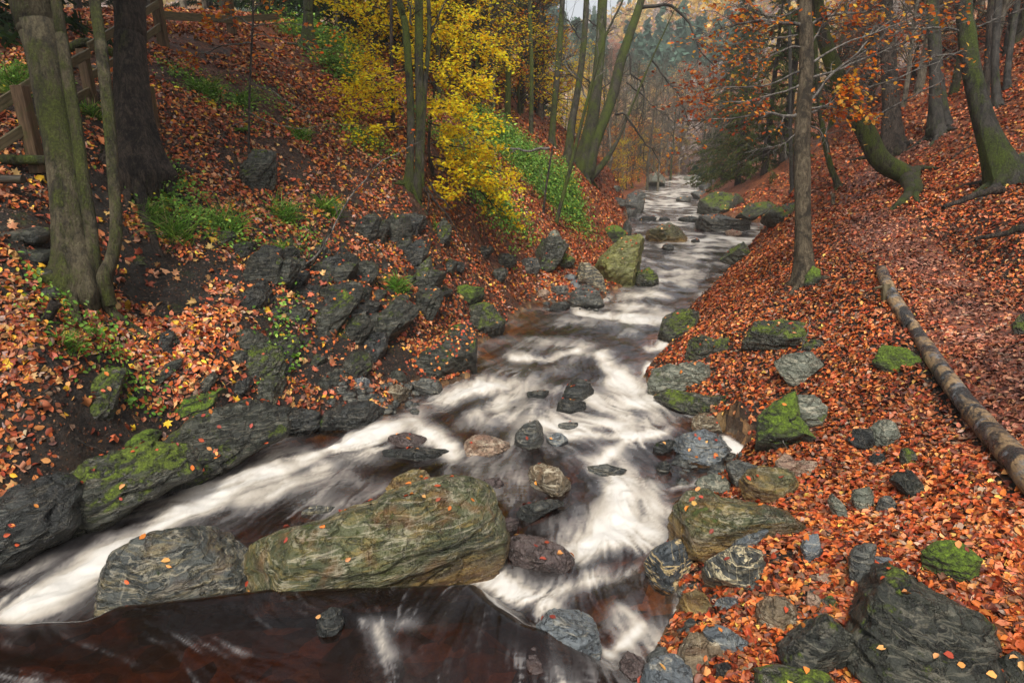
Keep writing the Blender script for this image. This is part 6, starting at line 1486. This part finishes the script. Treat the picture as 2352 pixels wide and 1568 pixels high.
for i, (x, y, t, s) in enumerate([(1430, 398, 46, .8), (1455, 392, 50, .8), (1488, 402, 50, .8), (1513, 414, 48, .8), (1410, 380, 55, .9), (1530, 396, 72, .9), (1475, 390, 66, .9), (1550, 385, 95, 1), (1400, 385, 42, .8), (1445, 395, 60, .9), (1470, 398, 57, .8), (1500, 397, 70, .9), (1520, 392, 86, 1), (1385, 372, 56, .9), (1560, 388, 78, .9), (1425, 385, 70, 1), (1540, 392, 64, .8)]):
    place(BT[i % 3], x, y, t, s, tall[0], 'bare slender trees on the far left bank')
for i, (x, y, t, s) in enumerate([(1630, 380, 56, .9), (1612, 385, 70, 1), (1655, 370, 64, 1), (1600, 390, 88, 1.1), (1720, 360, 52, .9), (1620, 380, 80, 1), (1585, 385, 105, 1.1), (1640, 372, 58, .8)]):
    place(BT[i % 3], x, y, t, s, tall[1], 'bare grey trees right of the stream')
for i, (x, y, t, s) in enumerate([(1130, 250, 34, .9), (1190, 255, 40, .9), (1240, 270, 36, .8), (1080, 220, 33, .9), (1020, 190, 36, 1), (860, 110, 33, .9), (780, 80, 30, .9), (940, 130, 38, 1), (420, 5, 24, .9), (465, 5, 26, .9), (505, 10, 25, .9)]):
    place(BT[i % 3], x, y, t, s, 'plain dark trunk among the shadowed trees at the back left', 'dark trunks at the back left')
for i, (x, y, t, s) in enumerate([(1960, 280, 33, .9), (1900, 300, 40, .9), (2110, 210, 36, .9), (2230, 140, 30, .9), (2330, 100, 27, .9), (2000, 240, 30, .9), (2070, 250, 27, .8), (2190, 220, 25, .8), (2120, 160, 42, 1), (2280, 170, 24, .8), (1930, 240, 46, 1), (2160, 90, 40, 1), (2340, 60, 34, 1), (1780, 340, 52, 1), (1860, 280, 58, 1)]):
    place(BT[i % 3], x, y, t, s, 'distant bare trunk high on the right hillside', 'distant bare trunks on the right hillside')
for i, (x, y, s) in enumerate([(-11, 4, .9), (-13, 8.5, 1.0), (-10.5, 12, .9), (-14, 15, 1.1), (-9.5, 0.5, .8)]):  # spruces added off to the left to darken that side with their shade
    copy_tree(SPR[i % 2], (x, y, ground(x, y) - .1), i * 1.3, s, 'spruce added beyond the left edge of the view to shade the bank', 'spruces added beyond the left edge of the view for shade')
for i, (x, y, s) in enumerate([(12, 5.5, 1.1), (14.5, 9.5, 1.2), (11.5, 1.5, 1.0), (19, 14, 1.2)]):  # beeches added off to the right, likewise for their shade
    copy_tree(OB[1], (x, y, ground(x, y) - .1), i * 1.7, s, 'rust-leaved beech added beyond the right edge of the view to shade the slope', 'rust-leaved beeches added beyond the right edge of the view for shade')
# bushy fir by the far water
place(spruce('young_fir', 181, 2.6, 1.3, [(0.02, 0.06, 0.035), (0.035, 0.085, 0.05)], 0.02, 0.8), 1597, 392, 66, 0.9, 'rounded blue-green young fir at the far bend of the stream', None)

# the wooded hillside that closes the valley: one mass
r = np.random.default_rng(31)
fb = MeshBag()
m = 2600
yy = r.uniform(105, 330, m); xx = r.uniform(-0.75, 1.0, m) * yy
zz = far_valley(xx, yy)
conif = (fbm(xyz(xx / 40, yy / 40, 3.0), 2) > 0.40) | (yy > 310)
hgt = np.where(conif, r.uniform(9, 17, m), r.uniform(6, 11, m))
q = 70
u = r.random((m, q)); a = r.uniform(0, 6.283, (m, q))
rr_ = np.where(conif[:, None], (1 - u) * 0.24, np.sqrt(np.clip(u * (1 - u), 0, 1)) * 0.72) * hgt[:, None] * r.uniform(.4, 1.05, (m, q))
pos = np.stack([xx[:, None] + rr_ * np.cos(a), yy[:, None] + rr_ * np.sin(a), zz[:, None] + (0.04 + 0.95 * u) * hgt[:, None]], -1).reshape(-1, 3)
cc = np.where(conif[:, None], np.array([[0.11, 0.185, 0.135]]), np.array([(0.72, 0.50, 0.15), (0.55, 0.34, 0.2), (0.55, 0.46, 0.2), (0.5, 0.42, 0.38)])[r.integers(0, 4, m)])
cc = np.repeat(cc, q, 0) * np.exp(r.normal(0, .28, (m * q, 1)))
hd = np.stack([np.cos(a), np.sin(a), np.full(a.shape, -.5)], -1).reshape(-1, 3)
fb.add(*leaves(pos, r.normal(0, 1, pos.shape) + np.array([0, -.4, .6]), hd, np.repeat(hgt * 0.16, q) * r.uniform(.5, 1.2, m * q), cc, 'quad'))
tag(fb.build('far_woods', LEAF_HANG), kind='stuff')
# ------------------------------------------------------------------ fallen leaves
r = np.random.default_rng(11)
def scatter(n, th0, th1, r0, r1):
    th = r.uniform(th0, th1, n); rr = np.exp(r.uniform(math.log(r0), math.log(r1), n))
    return rr * np.sin(th), rr * np.cos(th) - 1.5, rr
RIGHT = [(0.36, 0.075, 0.018), (0.48, 0.135, 0.03), (0.24, 0.042, 0.014), (0.54, 0.22, 0.07), (0.09, 0.022, 0.012), (0.44, 0.15, 0.065), (0.62, 0.34, 0.07), (0.17, 0.075, 0.04), (0.30, 0.19, 0.13)]
LEFT = [(0.36, 0.085, 0.02), (0.46, 0.15, 0.04), (0.26, 0.05, 0.02), (0.56, 0.28, 0.09), (0.13, 0.034, 0.018), (0.62, 0.34, 0.03), (0.46, 0.16, 0.08), (0.16, 0.08, 0.05), (0.34, 0.22, 0.16)]
def fallen(n, th0, th1, r0, r1, pal, wts, left):
    x, y, rr = scatter(n, th0, th1, r0, r1)
    sd = gsample(SD, x, y); nr = gnormal(x, y)
    slope = nr[:, 2]
    cl = fbm(xyz(x * 0.55, y * 0.55, 4.0), 3); cf = fbm(xyz(x * 2.2, y * 2.2, 8.0), 2)
    if left:
        p = smooth(-0.48, 0.0, cl + 0.6 * cf) * (1 - 0.5 * gsample(cragm, x, y)) * (0.25 + 0.75 * smooth(0.30, 0.72, slope)); p = np.where(sd < 0.35, p * 0.5, p)
    else:
        p = 0.95 * smooth(-1.15, -0.5, cl + 0.6 * cf)
        px, py, _ = project(np.stack([x, y, ground(x, y)], -1))
        bare = np.exp(-((px - (2060 + (py - 760) * 0.78)) / 45) ** 2) * smooth(740, 800, py)
        p = p * (1 - 0.88 * np.clip(bare, 0, 1))
        p = np.where(sd < 0.3, p * 0.4, p)
    ok = (r.random(n) < p) & (sd > 0.03)
    x, y, rr, nr = x[ok], y[ok], rr[ok], nr[ok]; k = len(x)
    size = (0.064 if left else 0.057) * r.uniform(.5, 1.45, k) * np.maximum(1, rr / 13) ** 0.8
    z = ground(x, y) + r.uniform(0.003, 0.03, k) * np.maximum(1, rr / 13)
    nn = nr + r.normal(0, .40, (k, 3)); hd = r.normal(0, 1, (k, 3))
    col = pick(pal, k, r, wts, 0.26)
    gy = fbm(xyz(x * 0.8, y * 0.8, 2.0), 2)[:, None]
    col = np.clip(col * np.exp(0.45 * gy), 0.01, 0.85)
    if not left:
        pd = np.min(np.hypot(x[:, None] - pc[None, ::3, 0], y[:, None] - pc[None, ::3, 1]), 1)
        w = (0.7 * np.exp(-(pd / 0.55) ** 2))[:, None]
        col = col * (1 - w) + w * (col.mean(1, keepdims=True) * np.array([[1.15, .62, .50]]))
    return leaves(np.stack([x, y, z], -1), nn, hd, size, col, 'oval', r.normal(1.2, 2.2, k))
lr = MeshBag()
lr.add(*fallen(310000, R(3), R(60), 4.2, 46, RIGHT, (5, 4, 6, 2, 4, 3.5, .6, 4, 1.5), False))
ll = MeshBag()
ll.add(*fallen(330000, R(-58), R(6), 5.0, 40, LEFT, (5, 4.5, 5, 2.5, 4, 1.4, 3, 5, 2), True))
x, y, rr = scatter(2200, R(-50), R(-4), 6, 16)
ok = (gsample(SD, x, y) > 0.2); x, y = x[ok], y[ok]; nr = gnormal(x, y)
ll.add(*leaves(np.stack([x, y, ground(x, y) + 0.03], -1), nr + r.normal(0, .5, nr.shape), r.normal(0, 1, nr.shape), r.uniform(.08, .15, len(x)), pick([(0.50, 0.28, 0.11), (0.62, 0.38, 0.03), (0.40, 0.13, 0.06), (0.46, 0.22, 0.12), (0.30, 0.08, 0.04)], len(x), r, (3, 1, 4, 3, 3)), 'maple', r.normal(2, 3, len(x))))
# broken leaf bits and crumbs trodden into the soil
for left_, th_ in ((True, (R(-58), R(6))), (False, (R(3), R(60)))):
    x, y, rr = scatter(110000, th_[0], th_[1], 4.5, 18); ok = gsample(SD, x, y) > .05; x, y, rr = x[ok], y[ok], rr[ok]; nr = gnormal(x, y); k = len(x)
    (ll if left_ else lr).add(*leaves(np.stack([x, y, ground(x, y) + 0.004], -1), nr + r.normal(0, .5, (k, 3)), r.normal(0, 1, (k, 3)), 0.024 * r.uniform(.4, 1.5, k) * np.maximum(1, rr / 10), pick([(0.10, 0.04, 0.02), (0.05, 0.025, 0.015), (0.22, 0.09, 0.04), (0.03, 0.02, 0.014), (0.14, 0.09, 0.06)], k, r), 'quad'))
tag(lr.build('fallen_leaves', LEAF_GROUND), 'deep carpet of orange-red beech leaves over the right bank and path', None, kind='stuff')
tag(ll.build('fallen_leaves', LEAF_GROUND), 'patchy litter of orange, tan and yellow leaves on the left bank', None, kind='stuff')
# leaves that lie on the rocks
lk = MeshBag()
for o_, W, F2, ed in ROCK_INFO:
    A, B, C_ = W[F2[:, 0]], W[F2[:, 1]], W[F2[:, 2]]
    cr = np.cross(B - A, C_ - A); ar = np.linalg.norm(cr, axis=1) + 1e-12; nm = cr / ar[:, None]
    ctr = (A + B + C_) / 3
    gz = np.maximum(ground(ctr[:, 0], ctr[:, 1]), np.where(gsample(SD, ctr[:, 0], ctr[:, 1]) < 0, zw(ctr[:, 0], ctr[:, 1]) + 0.03, -99))
    w = ar * np.clip(nm[:, 2] - 0.25, 0, 1) * (ctr[:, 2] > gz)
    if w.sum() <= 0: continue
    tot = w.sum() / 2
    d_ = 55 if 'leaf' in o_.get('label', '') or 'leaves' in o_.get('label', '') else 16
    if 'carpet' in o_['label']: d_ = 700
    if 'huge' in o_['label']: d_ = 26
    n_ = min(900, r.poisson(tot * d_))
    if not n_: continue
    # leaves gather in a few drifts
    cen = ctr[r.choice(len(w), max(1, n_ // 5), p=w / w.sum())]
    dd = np.min(((ctr[:, None] - cen[None]) ** 2).sum(-1), 1) if len(ctr) * len(cen) < 6e6 else np.zeros(len(ctr))
    w2 = w * (0.15 + np.exp(-dd / 0.02)); k = r.choice(len(w), n_, p=w2 / w2.sum())
    dist = np.linalg.norm(ctr[k] - CAM, axis=1)
    lk.add(*leaves(ctr[k] + nm[k] * 0.008, nm[k] + r.normal(0, .15, (n_, 3)), r.normal(0, 1, (n_, 3)), 0.058 * r.uniform(.7, 1.2, n_) * np.maximum(1, dist / 14) ** .7, pick([(0.52, 0.16, 0.03), (0.40, 0.07, 0.025), (0.60, 0.28, 0.09), (0.26, 0.05, 0.03)], n_, r), 'oval', r.normal(1.2, 1.2, n_)))
tag(lk.build('fallen_leaves', LEAF_GROUND), 'wet orange leaves stuck to the tops of the rocks', None, kind='stuff')

# ------------------------------------------------------------------ grass tufts, ferns, green cover
def tuft(px, py, wpx, label, hang=0.6, n=190, group=None, t=None):
    t = t or surface_t(px, py); c = at(px, py, t); Rr = wpx / 2 / FPX * t
    e = empty('grass_tuft', c, label, 'grass tuft', group)
    x = c[0] + r.normal(0, Rr * 0.3, n); y = c[1] + r.normal(0, Rr * 0.25, n); z = ground(x, y) - 0.01
    a = r.uniform(0, 6.283, n); L = Rr * r.uniform(.8, 2.0, n)
    d = np.stack([np.cos(a) * .7, np.sin(a) * .5 - 0.35 * hang, np.full(n, 1.0)], -1)
    P, Rd = grow(np.stack([x, y, z], -1), d, L, np.full(n, 0.0062 * max(1, t / 8)), 7, 0.10, -0.15 * (0.6 + hang), r)
    T = np.gradient(P, axis=1); S = np.cross(T, r.normal(0, 1, (n, 1, 3)) + np.array([0, -1.5, 0.3])); S /= np.linalg.norm(S, axis=2, keepdims=True) + 1e-9
    wd = Rd * np.array([1, 1.1, 1.1, 1, .9, .7, .5])[None]
    V = np.stack([P - S * wd[..., None], P + S * wd[..., None]], 2).reshape(-1, 3)
    k = (np.arange(n)[:, None] * 14 + np.arange(6)[None] * 2).ravel()
    F = np.stack([k, k + 1, k + 3, k + 2], -1)
    col = np.repeat(pick([(0.10, 0.22, 0.025), (0.14, 0.29, 0.035), (0.22, 0.33, 0.05), (0.06, 0.12, 0.02), (0.34, 0.27, 0.11)], n, r, (4, 4, 3, 3, 1)), 14, 0)
    b = MeshBag(); b.add(V, F, col); b.build('blade', GRASS, e)['kind'] = 'stuff'
for px, py, w, lb in [(400, 545, 110, 'long trailing grass tuft in the middle of the left bank, widest of its row'), (520, 525, 95, 'long green grass tuft right of the widest trailing tuft'), (655, 505, 70, 'grass tuft above the dark hollow in the left bank'), (755, 485, 60, 'grass tuft left of the crag under the three-stemmed tree'), (658, 585, 45, 'small grass clump hanging below the tuft over the dark hollow'), (918, 668, 50, 'grass tuft rooted on top of the second dark slab'), (156, 800, 62, 'spiky grass tuft in leaves below the swollen trunk base'), (30, 195, 85, 'grass tuft beside the fence at the upper left edge'), (40, 230, 60, 'lower grass tuft under the fence rail at the upper left edge'), (480, 220, 70, 'grass tuft right of the massive dark trunk'), (565, 245, 55, 'grass tuft on the upper bank by the thin sapling'), (690, 320, 50, 'grass tuft halfway up the bank under the orange sprays'), (1010, 540, 36, 'thin grass tuft on the stump-like dark rock'), (350, 500, 60, 'bushy green tuft at the foot of the massive dark trunk'), (215, 270, 55, 'grass tuft on the steps between the trunks'), (1120, 470, 50, 'green tuft under the yellow beech sprays'), (845, 520, 28, 'little grass clump on the brow of the crag')]:
    tuft(px, py, w, lb)
def fern(px, py, wpx, label, pal=GREEN, fr=7):
    t = surface_t(px, py); c = at(px, py, t); L = wpx / 2 / FPX * t * 1.3
    e = empty('fern', c, label, 'fern')
    a = np.linspace(0, 6.283, fr, endpoint=False) + r.uniform(0, 1)
    P, Rd = grow(np.repeat(c[None], fr, 0), np.stack([np.cos(a), np.sin(a) * .8 - .2, np.full(fr, .8)], -1), L * r.uniform(.7, 1.1, fr), np.full(fr, .003), 12, .04, -.13, r)
    b = MeshBag(); b.add(*tubes(P, Rd, 3)); cb = np.tile(np.array([[.1, .14, .03]]), (b.n, 1)); b.C = [cb]
    T = np.gradient(P, axis=1); T /= np.linalg.norm(T, axis=2, keepdims=True)
    S = np.cross(T, [0, 0, 1.0]); S /= np.linalg.norm(S, axis=2, keepdims=True) + 1e-9
    for sg in (-1, 1):
        for sub in (0, .33, .66):
            i0 = np.arange(1, 11); pos = P[:, i0] * (1 - sub) + P[:, i0 + 1] * sub
            ln = (L * 0.26 * np.sin(np.linspace(.5, 3.0, 10)))[None] * np.ones((fr, 1))
            hd = S[:, i0] * sg + T[:, i0] * .45
            q = (pos + hd * ln[..., None] * .45).reshape(-1, 3)
            b.add(*leaves(q, np.tile([[0, -.2, 1.0]], (len(q), 1)) + r.normal(0, .15, q.shape), hd.reshape(-1, 3), ln.ravel(), pick(pal, len(q), r, None, .15), 'quad'))
    b.build('frond', GRASS, e)
FG = [(0.13, 0.26, 0.02), (0.18, 0.32, 0.03), (0.08, 0.17, 0.015)]
for px, py, w, lb in [(345, 440, 70, 'bright green fern at the foot of the massive dark trunk'), (385, 452, 60, 'second bright fern just right of the trunk foot fern'), (650, 850, 50, 'small fern on the mossy ledge of the left bank'), (672, 815, 40, 'smaller fern above the ledge fern on the left bank'), (560, 300, 50, 'green fern among leaves on the upper left bank'), (700, 60, 80, 'green fern under the orange sprays at the top of the bank'), (60, 160, 60, 'fern on the slope left of the trunk clump'), (1300, 440, 60, 'pale fern low on the green bank above the bend'), (1262, 420, 60, 'fern in the middle of the green bank'), (1220, 380, 60, 'fern near the crest of the green bank'), (740, 110, 70, 'lush fern clump beside the mossy buttress'), (770, 150, 60, 'fern below the lush clump beside the mossy buttress')]:
    fern(px, py, w, lb, FG)
# leafy green cover on the sunlit bank and patches on the left slope
gb = MeshBag()
for cx_, cy_, w, h_, n in [(1200, 375, 90, 60, 6000), (1270, 440, 60, 50, 5000), (1160, 330, 50, 30, 3000), (1300, 480, 35, 25, 1400), (1230, 410, 110, 70, 4000), (1100, 380, 60, 50, 900), (1140, 470, 70, 30, 1800), (1080, 420, 90, 60, 2500), (1310, 440, 30, 40, 1500), (740, 105, 80, 45, 5000), (790, 175, 60, 40, 1800), (850, 330, 50, 30, 700), (500, 230, 70, 40, 500), (380, 440, 60, 40, 800), (480, 520, 120, 30, 900), (200, 760, 120, 60, 350), (300, 930, 120, 60, 300), (620, 240, 60, 60, 350), (700, 560, 60, 50, 200), (60, 180, 60, 40, 500), (650, 780, 40, 80, 250), (820, 330, 60, 40, 300), (420, 180, 40, 30, 250), (1080, 300, 60, 30, 800)]:
    px = r.normal(cx_, w * .6, n); py = r.normal(cy_, h_ * .6, n)
    ts = surface_t(cx_, cy_)
    # spread on the real slope around the patch centre
    cpt = at(cx_, cy_, ts); k = ts / FPX
    x = cpt[0] + (px - cx_) * k; y = cpt[1] + (cy_ - py) * k * 1.4
    ok = gsample(SD, x, y) > .3; x, y = x[ok], y[ok]; n = len(x)
    s = (0.055 if ts < 16 else 0.09) * r.uniform(.6, 1.3, n)
    z = ground(x, y) + np.abs(r.normal(0.0, 0.28, n)) * (1 if ts > 16 else .4) + .02
    gb.add(*leaves(np.stack([x, y, z], -1), gnormal(x, y) + r.normal(0, .5, (n, 3)), r.normal(0, 1, (n, 3)), s, pick([(0.11, 0.24, 0.03), (0.17, 0.33, 0.05), (0.26, 0.42, 0.08), (0.07, 0.14, 0.02), (0.5, 0.42, 0.03)], n, r, (4, 4, 3, 3, 1)), 'oval'))
tag(gb.build('ground_cover', GRASS), 'bright green leafy plants covering the bank above the bend', None, kind='stuff')
# small stones on the gravel shore and gravel bar
gv = MeshBag(); Vi, Fi = ico(1)
for (x0, y0, x1, y1), n in (((1560, 1340, 1900, 1560), 260), ((1230, 640, 1400, 712), 120), ((1560, 1030, 1720, 1130), 70), ((760, 880, 960, 950), 90), ((1420, 430, 1480, 500), 40)):
    for _ in range(n):
        px, py = r.uniform(x0, x1), r.uniform(y0, y1); t = surface_t(px, py); c = at(px, py, t)
        s = r.uniform(.015, .055) * (1 if t < 7 else 2.2)
        V = Vi * np.array([1, r.uniform(.6, 1), r.uniform(.35, .7)]) * s * (1 + .25 * fbm(Vi * 1.5 + r.uniform(-9, 9, 3), 2))[:, None]
        a = r.uniform(0, 6.28); V = V @ np.array([[math.cos(a), math.sin(a), 0], [-math.sin(a), math.cos(a), 0], [0, 0, 1]])
        gv.add(V + c, Fi)
tag(gv.build('gravel', ROCK['grey']), 'small wet stones on the shore', None, kind='stuff')
# fine dead twigs lying about
tb = MeshBag()
x, y, rr = scatter(1000, R(-55), R(55), 4.5, 16); ok = gsample(SD, x, y) > .15; x, y = x[ok], y[ok]; n = len(x)
P, Rd = grow(np.stack([x, y, ground(x, y) + .03], -1), np.stack([r.normal(0, 1, n), r.normal(0, 1, n), np.zeros(n)], -1), r.uniform(.15, .6, n), np.full(n, .004), 6, .15, 0, r)
P[..., 2] = ground(P[..., 0], P[..., 1]) + .025
tb.add(*tubes(P, Rd, 4))
tag(tb.build('fallen_twigs', BARK['dtwig']), 'thin dead twigs lying in the leaf litter', None, kind='stuff')
# ------------------------------------------------------------------ air: thin mist over the whole valley
N = NT('pale_valley_mist')
vol = N.n('VolumePrincipled'); vol.inputs['Color'].default_value = (0.95, 0.92, 0.87, 1); vol.inputs['Density'].default_value = 0.0010; vol.inputs['Anisotropy'].default_value = 0.2
N.t.links.new(vol.outputs[0], N.out.inputs['Volume'])
bm = bmesh.new(); bmesh.ops.create_cube(bm, size=1.0)
me = bpy.data.meshes.new('haze'); 
zlo, zhi = float(GZ.min()) - 1.0, float(GZ.max()) + 20.0
for v in bm.verts: v.co = Vector((v.co.x * 1000, v.co.y * 1000, (zlo + zhi) / 2 + v.co.z * (zhi - zlo)))
bm.to_mesh(me); bm.free(); me.materials.append(N.m)
hz = bpy.data.objects.new('haze', me); COL.objects.link(hz); tag(hz, kind='stuff')
